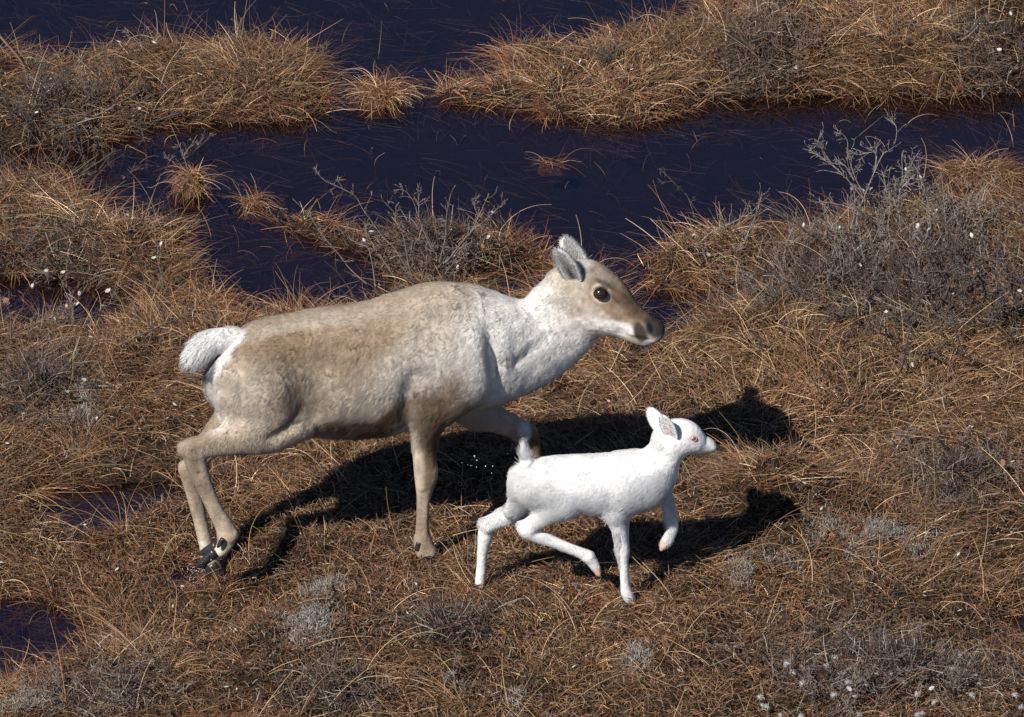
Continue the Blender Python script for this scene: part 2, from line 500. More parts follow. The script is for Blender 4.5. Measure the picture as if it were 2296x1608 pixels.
def surface(F, lo, step):
    """naive surface nets"""
    ins = F < 0
    c = np.zeros(tuple(s - 1 for s in F.shape), np.int8)
    for dx in (0, 1):
        for dy in (0, 1):
            for dz in (0, 1):
                c += ins[dx:F.shape[0] - 1 + dx, dy:F.shape[1] - 1 + dy, dz:F.shape[2] - 1 + dz]
    mixed = (c > 0) & (c < 8)
    I, J, K = np.nonzero(mixed)
    vid = np.full(c.shape, -1, np.int64); vid[I, J, K] = np.arange(len(I))
    acc = np.zeros((len(I), 3)); cnt = np.zeros(len(I))
    cor = [(0, 0, 0), (1, 0, 0), (0, 1, 0), (1, 1, 0), (0, 0, 1), (1, 0, 1), (0, 1, 1), (1, 1, 1)]
    for e in [(0, 1), (2, 3), (4, 5), (6, 7), (0, 2), (1, 3), (4, 6), (5, 7), (0, 4), (1, 5), (2, 6), (3, 7)]:
        a, b = cor[e[0]], cor[e[1]]
        fa = F[I + a[0], J + a[1], K + a[2]]; fb = F[I + b[0], J + b[1], K + b[2]]
        m = (fa < 0) != (fb < 0)
        t = np.where(m, fa / np.where(m, fa - fb, 1), 0)
        p = np.array(a) + t[:, None] * (np.array(b) - np.array(a))
        acc[m] += p[m]; cnt[m] += 1
    V = lo + step * (np.stack([I, J, K], -1) + acc / cnt[:, None])
    faces = []
    for axn in range(3):
        o1, o2 = (axn + 1) % 3, (axn + 2) % 3
        sa = [slice(None)] * 3; sb = [slice(None)] * 3
        sa[axn] = slice(0, -1); sb[axn] = slice(1, None)
        ia, ib = ins[tuple(sa)], ins[tuple(sb)]
        X = np.argwhere(ia != ib)
        X = X[(X[:, o1] > 0) & (X[:, o2] > 0) & (X[:, o1] < F.shape[o1] - 1) & (X[:, o2] < F.shape[o2] - 1)]
        s = ia[tuple(X.T)]
        def at(d1, d2):
            Y = X.copy(); Y[:, o1] += d1; Y[:, o2] += d2
            return vid[tuple(Y.T)]
        q = np.stack([at(-1, -1), at(0, -1), at(0, 0), at(-1, 0)], -1)
        q[~s] = q[~s][:, ::-1]
        faces.append(q)
    Q = np.vstack(faces)
    # light smoothing
    E = np.vstack([Q[:, [0, 1]], Q[:, [1, 2]], Q[:, [2, 3]], Q[:, [3, 0]]])
    for it in range(3):
        s = np.zeros_like(V); k = np.zeros(len(V))
        for d in range(3):
            s[:, d] = np.bincount(E[:, 0], V[E[:, 1], d], len(V)) + np.bincount(E[:, 1], V[E[:, 0], d], len(V))
        k = np.bincount(E[:, 0], minlength=len(V)) + np.bincount(E[:, 1], minlength=len(V))
        V = V + 0.5 * (s / k[:, None] - V)
    return V, Q

def normals(V, Q):
    n = np.cross(V[Q[:, 2]] - V[Q[:, 0]], V[Q[:, 3]] - V[Q[:, 1]])
    N = np.zeros_like(V)
    for c in range(4):
        for d in range(3):
            N[:, d] += np.bincount(Q[:, c], n[:, d], len(V))
    return N / (np.linalg.norm(N, axis=1)[:, None] + 1e-12)

def scatter(V, Q, N, count, density=None):
    a = np.linalg.norm(np.cross(V[Q[:, 2]] - V[Q[:, 0]], V[Q[:, 3]] - V[Q[:, 1]]), axis=1)
    if density is not None: a = a * density[Q].mean(1)
    f = RNG.choice(len(Q), count, p=a / a.sum())
    u = RNG.random((count, 1)); v = RNG.random((count, 1))
    mixq = lambda X: (X[Q[f, 0]] * (1 - u) + X[Q[f, 1]] * u) * (1 - v) + (X[Q[f, 3]] * (1 - u) + X[Q[f, 2]] * u) * v
    p = mixq(V); n = mixq(N); n /= np.linalg.norm(n, axis=1)[:, None]
    return p, n

def blobs(px, py, spots, base):
    c = np.broadcast_to(np.array(base, float), (len(px), 3)).copy()
    for cx, cy, rx, ry, ang, soft, amt, col in spots:
        a = math.radians(ang); dx, dy = px - cx, py - cy
        u = (dx * math.cos(a) + dy * math.sin(a)) / rx; v = (-dx * math.sin(a) + dy * math.cos(a)) / ry
        k = (1 - sstep(1 - soft, 1 + soft, np.sqrt(u * u + v * v))) * amt
        c = c * (1 - k[:, None]) + np.array(col) * k[:, None]
    return c

def fur(name, V, Q, N, count, colour, comb, length, rad, parent, mat, lift=0.35, k=4, density=None, curl=0.25, mess=.13, vary=.36):
    p, n = scatter(V, Q, N, count, density)
    c = comb(p, n)
    c = c + 0.35 * np.stack([vnoise3(p * 18 + 5 * j, 60 + j) - 0.5 for j in range(3)], -1) * 2
    c += RNG.normal(0, mess, c.shape)
    c -= n * np.sum(c * n, axis=1)[:, None]
    c /= np.linalg.norm(c, axis=1)[:, None] + 1e-9
    L = length(p, n) * (0.6 + 0.7 * RNG.random(count)) * (0.75 + 0.5 * vnoise3(p * 40, 70))
    lf = lift * (0.6 + 0.8 * vnoise3(p * 25, 71))
    pts = np.empty((count, k, 3))
    pts[:, 0] = p - n * 0.002
    d = c + n * lf[:, None]
    d /= np.linalg.norm(d, axis=1)[:, None]
    for i in range(1, k):
        pts[:, i] = pts[:, i - 1] + d * (L / (k - 1))[:, None]
        d = d - n * (lf * curl)[:, None] + np.array([0, 0, -0.06])
        d /= np.linalg.norm(d, axis=1)[:, None]
    col = colour(p)
    col = col * (1.0 - vary / 2 + vary * RNG.random((count, 1)))
    return strands(name, pts, np.full(count, rad) * (0.7 + 0.6 * RNG.random(count)), np.clip(col, 0, 0.95), mat, parent, n, tip=0.3)

def hide(nt, b):
    a = attr(nt, 'col')
    n = noise_node(nt, 60, 4)
    r = ramp(nt, n.outputs[0], [(0.3, (0.8, 0.78, 0.76)), (0.65, (1, 1, 1))])
    m = nt.nodes.new('ShaderNodeMix'); m.data_type = 'RGBA'; m.blend_type = 'MULTIPLY'; m.inputs[0].default_value = 1
    nt.links.new(a.outputs['Color'], m.inputs[6]); nt.links.new(r.outputs[0], m.inputs[7])
    nt.links.new(m.outputs[2], b.inputs['Base Color'])
    b.inputs['Roughness'].default_value = 0.8
    b.inputs['Specular IOR Level'].default_value = 0.15
    bump(nt, b, n.outputs[0], 0.5, 0.006)
M_hide = material('hide', hide)
M_coat = mat_strand('coat_hair', 0.75, 0.08, surf=0.82)

def shell_ear(base, tip, open_dir, width, cup, thick, col_in, col_out, name, parent, ns=14, nt_=9):
    base, tip, open_dir = (np.asarray(v, float) for v in (base, tip, open_dir))
    ax = tip - base; L = np.linalg.norm(ax); ax /= L
    o = open_dir - ax * (open_dir @ ax); o /= np.linalg.norm(o)
    sd = np.cross(ax, o)
    V = []; C = []
    tt = np.linspace(-1, 1, nt_)
    for i in range(ns + 1):
        s = i / ns
        w_ = width * (max(math.sin(math.pi * min(0.16 + 0.84 * s, 1.0)) ** 0.48, 0.03))
        cu = cup * (1 - 0.75 * s) + 0.1 * cup
        inner = []; outer = []
        for t in tt:
            ang = t * (1.45 - 0.75 * s)
            p = base + ax * L * s + sd * w_ * math.sin(ang) / math.sin(1.45 - 0.75 * s) * 1.0 + o * (cu * (1 - math.cos(ang)) * 1.6 - cu * 0.5)
            nn = (o * math.cos(ang) - sd * math.sin(ang))
            inner.append(p + nn * thick * 0.5); outer.append(p - nn * thick * 0.5)
        ring = inner + outer[::-1]
        V += ring
        mid = np.clip(1.15 - 1.9 * np.abs(tt), 0, 1)[:, None] * max(0.0, min(1.0, 1.9 * (1 - s) - .45))
        C += list(np.array(col_in) * mid + np.array(col_out) * (1 - mid)) + [col_out] * nt_
    m = 2 * nt_; F = []
    for i in range(ns):
        for j in range(m):
            F.append((i * m + j, i * m + (j + 1) % m, (i + 1) * m + (j + 1) % m, (i + 1) * m + j))
    V = np.array(V); F = np.array(F)
    inn = (np.arange(len(V)) % m) < nt_
    if (normals(V, F)[inn] @ o).mean() < 0: F = F[:, ::-1].copy()
    C = np.array(C, float)
    o_ = obj(name, mesh_np(name, V, F, M_hide, attrs={'col': C}), parent, origin=base)
    return o_, V, F, C

def ear_fur(V, F, C, parent_obj, parent_world, count, length, rad, axis_dir):
    N = normals(V, F)
    cen = V.mean(0)
    p, n = scatter(V, F, N, count)
    d2 = np.array([np.argmin(((V - q) ** 2).sum(1)) for q in p])
    col = C[d2] * (0.75 + 0.5 * RNG.random((count, 1)))
    d = axis_dir + n * 0.5 + RNG.normal(0, 0.25, p.shape)
    d /= np.linalg.norm(d, axis=1)[:, None]
    L = length * (0.5 + RNG.random(count))
    pts = np.stack([p + d * (L * t)[:, None] for t in (0, 0.4, 0.75, 1.0)], 1)
    hc = strands('ear_fur', pts, np.full(count, rad), np.clip(col, 0, 0.95), M_coat, None, n)
    hc.parent = parent_obj; hc.location = -np.asarray(parent_world)
    return hc

def eyeball(centre, r, parent, mat, lid_mat, facing, name='eye', lid=0.10):
    """ball with a lid ring round it"""
    import bmesh
    bm = bmesh.new(); bmesh.ops.create_uvsphere(bm, u_segments=24, v_segments=16, radius=r)
    me = bpy.data.meshes.new(name); bm.to_mesh(me); bm.free()
    me.materials.append(mat); me.polygons.foreach_set('use_smooth', [True] * len(me.polygons))
    e = bpy.data.objects.new(name, me); link(e, parent); e.location = np.asarray(centre) - np.array(parent.location)
    f = np.asarray(facing, float); f /= np.linalg.norm(f)
    up = np.array([-0.45, 0, 0.9]); sdv = np.cross(f, up); sdv /= np.linalg.norm(sdv); up = np.cross(sdv, f)
    V = []; F = []
    n, m = 28, 7
    for i in range(n):
        a = 2 * math.pi * i / n
        # almond opening
        cu = math.cos(a); su = math.sin(a)
        rr = r * 0.99
        x = cu * rr * 1.0; y = su * rr * (0.88 if su > 0 else 0.80)
        c = sdv * x + up * y
        c = c / np.linalg.norm(c) * math.hypot(x, y)
        depth = math.sqrt(max(r * r * 1.06 - x * x * 0.9 - y * y * 0.9, 0)) * 0.95
        cc = c + f * depth
        out = c / np.linalg.norm(c)
        for j in range(m):
            b = 2 * math.pi * j / m
            V.append(np.asarray(centre) + cc + (out * math.cos(b) + f * math.sin(b)) * r * lid)
    for i in range(n):
        for j in range(m):
            F.append((i * m + j, ((i + 1) % n) * m + j, ((i + 1) % n) * m + (j + 1) % m, i * m + (j + 1) % m))
    lo = bpy.data.objects.new('eyelid', mesh_np('eyelid', np.array(V) - np.asarray(centre), np.array(F), lid_mat))
    link(lo, e)
    return e

def claw(top, tip, sole_dir, width, height_, parent, mat, name='toe', lateral=None):
    """one tapering half of a cloven hoof"""
    top, tip = np.asarray(top, float), np.asarray(tip, float)
    ax = tip - top; L = np.linalg.norm(ax); ax /= L
    so = np.asarray(sole_dir, float); so = so - ax * (so @ ax); so /= np.linalg.norm(so)
    la = np.cross(ax, so)
    V = []; F = []; ns, m = 8, 12
    for i in range(ns + 1):
        s = i / ns
        k = (1 - s ** 2.6) ** 0.5 if s < 1 else 0.04
        k = max(k, 0.06)
        for j in range(m):
            a = 2 * math.pi * j / m
            h = math.sin(a) * height_ * (k if math.sin(a) < 0 else (0.55 + 0.45 * (1 - s)) * k)
            V.append(top + ax * L * s + la * math.cos(a) * width * k + so * (-h))
    for i in range(ns):
        for j in range(m):
            F.append((i * m + j, i * m + (j + 1) % m, (i + 1) * m + (j + 1) % m, (i + 1) * m + j))
    V += [top - ax * 0.004, tip]
    n0 = len(V) - 2
    F2 = [tuple(f) for f in F] + [(n0, (j + 1) % m, j) for j in range(m)] + [(n0 + 1, ns * m + j, ns * m + (j + 1) % m) for j in range(m)]
    o = obj(name, mesh_np(name, np.array(V), F2, mat), parent, origin=top)
    return o

M_black_hoof = speckled('black_hoof', (0.008, 0.008, 0.010), (0.045, 0.040, 0.036), 70, 0.34, 0.5, 0.3, 0.001)
M_pink_hoof = speckled('pink_hoof', (0.55, 0.32, 0.25), (0.68, 0.46, 0.38), 90, 0.45, 0.4, 0.2, 0.001)

# ------------------------------------------------------------------ the adult
def cow_mid(px):
    px = np.asarray(px, float)
    return 0.18 * (px - 955) / PPM - 0.16 * np.clip((px - 1290) / 190, 0, 1.2) ** 1.1       # the head is turned a little to the camera

def cs(l, lat=0.0): return [(a, b, c, d, float(cow_mid(a)) + (lat if e is None else e)) for a, b, c, d, e in l]
def tb(l): return [(x, (t + b) / 2, (b - t) / 2, w_, 0.0 + float(cow_mid(x))) for x, t, b, w_ in l]
def pr(l): return [((a + c) / 2, (b + d) / 2, math.hypot(a - c, b - d) / 2, w_, float(cow_mid((a + c) / 2))) for a, b, c, d, w_ in l]

trunk = tb([(548, 732, 925, 0.1001), (562, 726, 950, 0.1175), (590, 717, 968, 0.1436), (640, 705, 972, 0.1610), (720, 690, 978, 0.1723), (800, 680, 982, 0.1783), (870, 668, 972, 0.1783),
            (930, 648, 955, 0.1653), (985, 634, 938, 0.1462), (1035, 640, 925, 0.1288), (1075, 658, 910, 0.1087), (1105, 680, 895, 0.0914)])
neck = pr([(1060, 668, 1110, 915, 0.1104), (1110, 674, 1160, 893, 0.1030), (1160, 672, 1212, 866, 0.0938), (1205, 655, 1262, 830, 0.0846), (1245, 612, 1302, 785, 0.0782), (1285, 580, 1318, 748, 0.0718)])
head = pr([(1275, 585, 1300, 725, .070), (1308, 580, 1312, 738, .080), (1345, 599, 1330, 742, .084), (1375, 631, 1360, 752, .070), (1405, 663, 1388, 756, .055), (1436, 691, 1416, 762, .046),
           (1458, 706, 1440, 771, .047), (1470, 714, 1456, 770, .045)])
jaw = cs([(1345, 715, 28, .045, 0), (1390, 735, 20, .032, 0), (1425, 752, 18, .03, 0), (1448, 763, 11, .026, 0)]); jaw = [(a, b, c, d, float(cow_mid(a))) for a, b, c, d, e in jaw]
N_, F__ = -1, 1
limbs_c = [
    (limb(trunk, 4), 0.05), (limb(neck, 4), 0.07), (limb(head, 4), 0.05), (limb(jaw, 3), 0.025),
    # cheek
    (limb([(1335, 705, 18, .016, float(cow_mid(1335)) - .050), (1370, 715, 14, .012, float(cow_mid(1370)) - .046)], 3), 0.05),
    (limb([(1335, 705, 18, .016, float(cow_mid(1335)) + .050), (1370, 715, 14, .012, float(cow_mid(1370)) + .046)], 3), 0.05),
    # nearside hind leg
    (limb(cs([(560, 830, 70, .06, None), (580, 870, 82, .07, None), (592, 905, 76, .066, None), (600, 940, 62, .058, None)], -.094), 4), 0.10),
    (limb(cs([(640, 925, 70, .05, None), (600, 958, 60, .055, None), (550, 976, 45, .05, None), (500, 990, 33, .038, None), (462, 1000, 27, .030, None), (432, 1007, 25, .028, None)], -.115), 4), 0.05),
    (limb(cs([(422, 1003, 19, .022, None), (438, 1035, 24, .026, None), (452, 1075, 21, .023, None), (468, 1112, 18.5, .021, None), (486, 1150, 18.5, .021, None), (502, 1178, 21, .024, None), (511, 1198, 23.5, .027, None)], -.115), 4), 0.02),
    (limb(cs([(511, 1199, 23, .026, None), (505, 1220, 19, .023, None), (493, 1236, 15, .021, None), (478, 1245, 12, .018, None)], -.115), 4), 0.015),
    # offside hind leg
    (limb(cs([(555, 830, 62, .06, None), (545, 870, 66, .07, None), (522, 930, 42, .055, None), (490, 975, 34, .04, None), (450, 1020, 27, .03, None)], .09), 4), 0.05),
    (limb(cs([(425, 1042, 20, .024, None), (424, 1062, 21, .024, None), (432, 1100, 18, .022, None), (444, 1145, 17, .021, None), (455, 1192, 16.5, .021, None), (464, 1230, 17, .022, None), (470, 1256, 19, .024, None), (484, 1278, 16, .022, None)], .09), 4), 0.02),
    # nearside foreleg
    (limb(cs([(1075, 770, 60, .05, None), (1040, 810, 85, .06, None), (1005, 865, 72, .06, None), (980, 905, 50, .052, None)], -.105), 4), 0.06),
    (limb(cs([(972, 915, 46, .050, None), (962, 942, 37, .045, None), (955, 975, 30, .038, None), (952, 1020, 26.5, .033, None), (955, 1060, 27, .032, None), (953, 1090, 22, .028, None), (949, 1125, 15.5, .022, None), (947, 1185, 15.5, .021, None), (949, 1212, 20, .025, None), (957, 1238, 25, .030, None)], -.115), 4), 0.03),
    # offside foreleg, swung forward
    (limb(cs([(1020, 880, 55, .06, None), (1060, 922, 36, .045, None), (1105, 938, 29, .034, None), (1150, 956, 24, .030, None), (1181, 974, 24, .030, None)], .10), 4), 0.03),
    (limb(cs([(1178, 968, 24, .029, None), (1193, 1000, 19, .024, None), (1201, 1045, 15, .021, None), (1208, 1100, 14.5, .021, None), (1215, 1150, 18, .024, None), (1224, 1172, 18, .025, None)], .10), 4), 0.015),
    # point of the hock, knee, fetlock
    (limb(cs([(414, 1004, 15, .018, None), (409, 1012, 13, .016, None)], -.115), 3), 0.015),
    (limb(cs([(413, 1046, 14, .017, None), (411, 1054, 12, .015, None)], .09), 3), 0.015),
    (limb(cs([(966, 1056, 12, .018, None), (965, 1072, 11, .016, None)], -.122), 3), 0.015),
    (limb(cs([(937, 1208, 9, .014, None), (938, 1220, 9, .014, None)], -.115), 3), 0.015),
    # tail root
    (limb(cs([(530, 756, 22, .035, None), (492, 762, 27, .036, None), (464, 777, 28, .038, None), (444, 796, 23, .033, None), (434, 807, 15, .025, None)], 0), 4), 0.012),
]
eye_c = P(1345, 657, float(cow_mid(1345)) - .0790)
eye_f = P(1366, 640, float(cow_mid(1366)) + .068)
carve_c = [
    (limb(cs([(1447, 722, 5, .010, None), (1456, 726, 6.5, .014, None), (1461, 740, 6, .013, None), (1463, 750, 4, .010, None)], -.050), 3), 0.008),
    (limb(cs([(446, 1062, 3.5, .006, None), (462, 1100, 3.5, .006, None), (480, 1140, 3.5, .006, None), (496, 1172, 3, .005, None)], -.139), 4), 0.012),
    (limb(cs([(951, 1105, 3.5, .006, None), (947, 1150, 3.5, .006, None), (946, 1195, 3, .005, None)], -.139), 4), 0.012),
    # hollow of the flank and the groove under the tail
    (limb(cs([(715, 830, 34, .036, None), (708, 885, 38, .042, None), (702, 940, 32, .038, None)], -.214), 3), 0.07),
    (limb(cs([(478, 835, 8, .010, None), (478, 880, 9, .010, None), (490, 920, 7, .01, None)], -.005), 3), 0.02),
    (limb(cs([(1100, 690, 9, .018, None), (1104, 760, 12, .026, None), (1112, 830, 13, .030, None), (1120, 885, 12, .026, None)], -.140), 4), 0.05),
    (limb(cs([(1165, 812, 8, .014, None), (1215, 775, 9, .018, None), (1262, 730, 8, .014, None)], -.112), 4), 0.03),
    (limb(cs([(930, 850, 10, .014, None), (918, 900, 11, .018, None), (915, 945, 10, .018, None)], -.184), 4), 0.045),
    (limb(cs([(640, 770, 26, .03, None), (670, 790, 28, .035, None)], -.200), 3), 0.06),
    (limb(cs([(612, 985, 6, .006, None), (660, 950, 8, .009, None), (690, 915, 7, .008, None)], -.178), 4), 0.03),
]
V, Q = grow(limbs_c, carve_c, 0.006)
def ruffle(V, Q, amp, fade):
    """uneven, clumped fur: low furrows across the lie of the hair"""
    n = normals(V, Q)
    a = vnoise3(V * np.array([38, 30, 13]) + 4 * vnoise3(V * 9, 90)[:, None], 91) - .5
    b = vnoise3(V * np.array([75, 60, 45]), 92) - .5
    c = vnoise3(V * np.array([120, 90, 60]), 93) - .5
    return V + n * (amp * (a + .6 * b + .25 * c))[:, None] * fade[:, None]
vx, vy = project(V)
V = ruffle(V, Q, .0032, np.clip((1320 - vx) / 80, .4, 1) * np.clip((1030 - vy) / 60, .3, 1) * (1 - .6 * sstep(505, 480, vx)))
N = normals(V, Q)
DARK = (.035, .032, .03)
SPOTS = [  # picture x, y, radii, turn, softness, amount, albedo of the coat
    (730, 750, 280, 78, -12, .5, .9, (.335, .25, .17)),
    (620, 775, 125, 55, -8, .6, .9, (.245, .175, .112)),
    (590, 805, 60, 32, 20, .7, .75, (.185, .13, .082)),
    (770, 790, 120, 50, -10, .8, .5, (.28, .205, .138)),
    (960, 705, 115, 60, 20, .8, .8, (.36, .28, .20)),
    (700, 715, 190, 14, -10, .8, .55, (.50, .44, .37)),
    (1085, 800, 155, 140, 0, .6, .7, (.62, .575, .51)),
    (1200, 760, 155, 150, -30, .45, .95, (.76, .735, .69)),
    (930, 860, 80, 60, 0, .8, .5, (.62, .575, .51)),
    (655, 905, 70, 40, -25, .7, .85, (.225, .165, .112)),
    (700, 935, 30, 50, 0, .8, .35, (.52, .44, .35)),
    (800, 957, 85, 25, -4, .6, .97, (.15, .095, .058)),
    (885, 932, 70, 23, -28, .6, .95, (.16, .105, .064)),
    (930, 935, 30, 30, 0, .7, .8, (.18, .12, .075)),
    (760, 984, 60, 7, 0, .7, .6, (.55, .5, .43)),
    (1000, 905, 62, 40, -20, .6, .85, (.285, .205, .135)),
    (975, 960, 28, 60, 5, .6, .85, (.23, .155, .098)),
    (1045, 925, 50, 17, -25, .7, .85, (.25, .19, .135)),
    (926, 1000, 12, 75, 3, .6, .8, (.60, .52, .42)),
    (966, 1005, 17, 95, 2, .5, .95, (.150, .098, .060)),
    (950, 1190, 40, 80, 0, .5, .85, (.31, .235, .17)),
    (560, 885, 70, 80, 0, .7, .6, (.55, .475, .39)),
    (490, 800, 36, 85, 18, .35, .98, (.82, .80, .76)),
    (470, 775, 75, 40, -35, .4, .98, (.82, .81, .78)),
    (480, 920, 30, 60, 0, .5, .9, (.74, .68, .61)),
    (478, 848, 9, 40, 0, .5, .85, (.07, .07, .075)),
    (560, 985, 90, 22, -15, .6, .6, (.42, .335, .255)),
    (500, 1120, 110, 130, 0, .4, .92, (.36, .285, .215)),
    (425, 1090, 26, 90, 0, .6, .7, (.285, .215, .155)),
    (440, 1000, 60, 15, -15, .5, .65, (.25, .185, .13)),
    (512, 1202, 24, 20, 0, .7, .6, (.46, .36, .28)),
    (486, 1236, 16, 13, 0, .5, .9, (.66, .58, .44)),
    (452, 1275, 14, 14, 0, .5, .9, (.70, .65, .56)), (500, 1298, 18, 14, 0, .5, .9, (.58, .48, .36)),
    (1140, 950, 60, 40, 0, .5, .85, (.50, .42, .33)),
    (1182, 962, 30, 30, 0, .6, .9, (.30, .19, .105)),
    (1200, 1060, 30, 70, 0, .5, .85, (.20, .12, .07)),
    (1180, 1010, 12, 26, 0, .5, .8, (.78, .75, .70)),
    # head
    (1330, 660, 95, 85, 35, .4, .9, (.46, .385, .305)),
    (1300, 720, 50, 40, 0, .7, .8, (.70, .665, .61)),
    (1392, 676, 66, 34, 40, .45, .97, (.150, .100, .064)),
    (1350, 654, 46, 40, 20, .5, .95, (.175, .122, .080)),
    (1385, 700, 46, 22, 30, .7, .7, (.27, .19, .13)),
    (1332, 606, 56, 26, 32, .5, .9, (.22, .18, .145)),
    (1355, 590, 32, 10, 35, .6, .7, (.46, .43, .39)),
    (1296, 640, 24, 40, 10, .6, .7, (.34, .29, .24)),
    (1430, 694, 48, 22, 45, .5, .97, (.080, .050, .033)),
    (1384, 736, 46, 15, 12, .35, .97, (.80, .77, .72)),
    (1300, 692, 26, 18, 0, .7, .75, (.34, .265, .21)),
    (1296, 585, 30, 20, 0, .5, .7, (.58, .55, .51)),
    (1346, 659, 25, 22, 25, .2, .9, (.50, .41, .315)),
    (1346, 657, 17, 15, 30, .25, .98, (.03, .024, .02)),
    (1354, 638, 24, 6, 30, .5, .85, (.05, .038, .03)),
    (1374, 667, 20, 5, 45, .6, .7, (.06, .042, .032)),
    (1436, 746, 26, 14, 62, .3, .97, (.035, .025, .019)),
    (1471, 730, 26, 31, 15, .25, .98, (.028, .025, .024)),
    (1457, 736, 6, 13, -15, .35, .98, (.005, .005, .005)),
    (1436, 757, 28, 3, 12, .5, .85, (.016, .012, .010)),
    (1454, 769, 13, 6.0, -20, .35, .95, (.66, .65, .62)),
]
def cow_crack(p, px, py):
    wv = p + .012 * np.stack([vnoise3(p * 30, 94 + j) - .5 for j in range(3)], -1) * 2
    r = np.abs(vnoise3(wv * np.array([58, 36, 22]), 86) - .5)
    k = zone3(px, py)
    return sstep(.05, .015, r) * sstep(.52, .66, vnoise3(p * 17, 87) + .24 * k) * (py < 1000) * sstep(1270, 1200, px) * (px > 480)
def zone3(px, py):
    z = np.zeros(len(px))
    for a, b, rx, ry in ((1080, 740, 90, 90), (690, 830, 90, 70), (1290, 610, 50, 40), (620, 760, 90, 40), (980, 690, 70, 40), (1120, 850, 50, 60), (655, 910, 60, 40), (530, 745, 40, 25)):
        z = np.maximum(z, 1 - sstep(.4, 1.1, np.hypot((px - a) / rx, (py - b) / ry)))
    return z
def cow_colour(p):
    m = cow_mid(project(p)[0])
    q = p.copy(); q[:, 1] = m - np.abs(p[:, 1] - m)
    px, py = project(q)
    w1 = (vnoise3(p * 9, 81) - .5) * 46 + (vnoise3(p * 26, 84) - .5) * 22; w2 = (vnoise3(p * 9, 82) - .5) * 46 + (vnoise3(p * 26, 85) - .5) * 22
    k = np.clip((1300 - px) / 120, 0.12, 1) * np.clip((1010 - py) / 60, 0.15, 1)
    c = blobs(px + w1 * k, py + w2 * k, SPOTS, (.50, .412, .318))
    c = c * (0.93 + 0.14 * vnoise3(p * 30, 83))[:, None]
    lg = sstep(985, 1020, py)
    c = c * (1 + lg * (.62 * (vnoise3(p * np.array([70, 70, 16]), 97) - .5) + .35 * (vnoise3(p * np.array([20, 20, 14]), 98) - .5)))[:, None]
    hd = sstep(1270, 1300, px)
    c = c * (1 + hd * (.5 * (vnoise3(p * np.array([60, 60, 60]), 100) - .5) + .4 * (vnoise3(p * np.array([130, 130, 90]), 101) - .5)))[:, None]
    c = c * (1 + (1 - lg) * .16 * (vnoise3(p * np.array([30, 60, 75]), 99) - .5))[:, None]
    crack = cow_crack(p, px, py)
    return c * (1 - 0.7 * crack[:, None])

caribou = obj('caribou', mesh_np('caribou', V, Q.astype(np.int32), M_hide, attrs={'col': cow_colour(V)}), origin=(float(P(955, 1252, -.12)[0]), 0.0, 0.0))
tag(caribou, 'pale tan adult caribou with white neck and tail striding right over brown bog grass', 'caribou')

def cow_comb(p, n):
    px, py = project(p)
    d = np.tile(np.array([-0.85, 0, -0.45]), (len(p), 1))
    leg = sstep(960, 1010, py)[:, None]
    d = d * (1 - leg) + np.array([-0.15, 0, -1.0]) * leg
    hd = sstep(1285, 1310, px)[:, None]
    d = d * (1 - hd) + np.array([-0.8, 0, 0.45]) * hd
    tl = (sstep(500, 480, px) * sstep(860, 830, py))[:, None]
    d = d * (1 - tl) + np.array([-0.75, 0, -0.65]) * tl
    return d
def cow_len(p, n):
    px, py = project(p)
    L = np.full(len(p), .019)
    L = L - .012 * sstep(1235, 1330, px)
    L = L - .011 * sstep(980, 1030, py)
    L = L + .030 * sstep(500, 460, px) * sstep(850, 830, py)
    L = L * (.08 + .92 * sstep(15, 30, np.hypot(px - 1343, py - 657)))
    L = np.where((px > 1438) & (py > 695), .002, L)
    L = L * (1 - .6 * cow_crack(p, px, py))
    L = L + .012 * sstep(915, 950, py) * sstep(1015, 985, py) * sstep(680, 740, px) * sstep(1130, 1090, px)
    return L
fur('coat', V, Q, N, 230000, cow_colour, cow_comb, cow_len, .00042, caribou, M_coat)

M_eye = flat('dark_eye', (0.022, 0.012, 0.009), 0.13, 0.9)
M_lid = flat('dark_eyelid', (0.012, 0.009, 0.008), 0.8, 0.1)
eyeball(eye_c, .0208, caribou, M_eye, M_lid, (-.10, -1, .22), lid=.08)
eyeball(eye_f, .0208, caribou, M_eye, M_lid, (.6, .8, .18), lid=.07)
hm = float(cow_mid(1290))
for base, tip, od, wd in (((1290, 628, hm - .058), (1250, 560, hm - .078), (-.5, -1, .0), .036), ((1306, 600, hm + .045), (1264, 534, hm + .080), (.5, -.6, .3), .034)):
    b_, t_ = P(*base), P(*tip)
    near = base[2] < hm
    e, eV, eF, eC = shell_ear(b_, t_, od, wd, .008, .010, (.13, .12, .10) if near else (.6, .56, .5), (.78, .77, .73), 'ear', caribou)
    ear_fur(eV, eF, eC, e, b_, 5000, .012, .0004, (t_ - b_) / np.linalg.norm(t_ - b_))

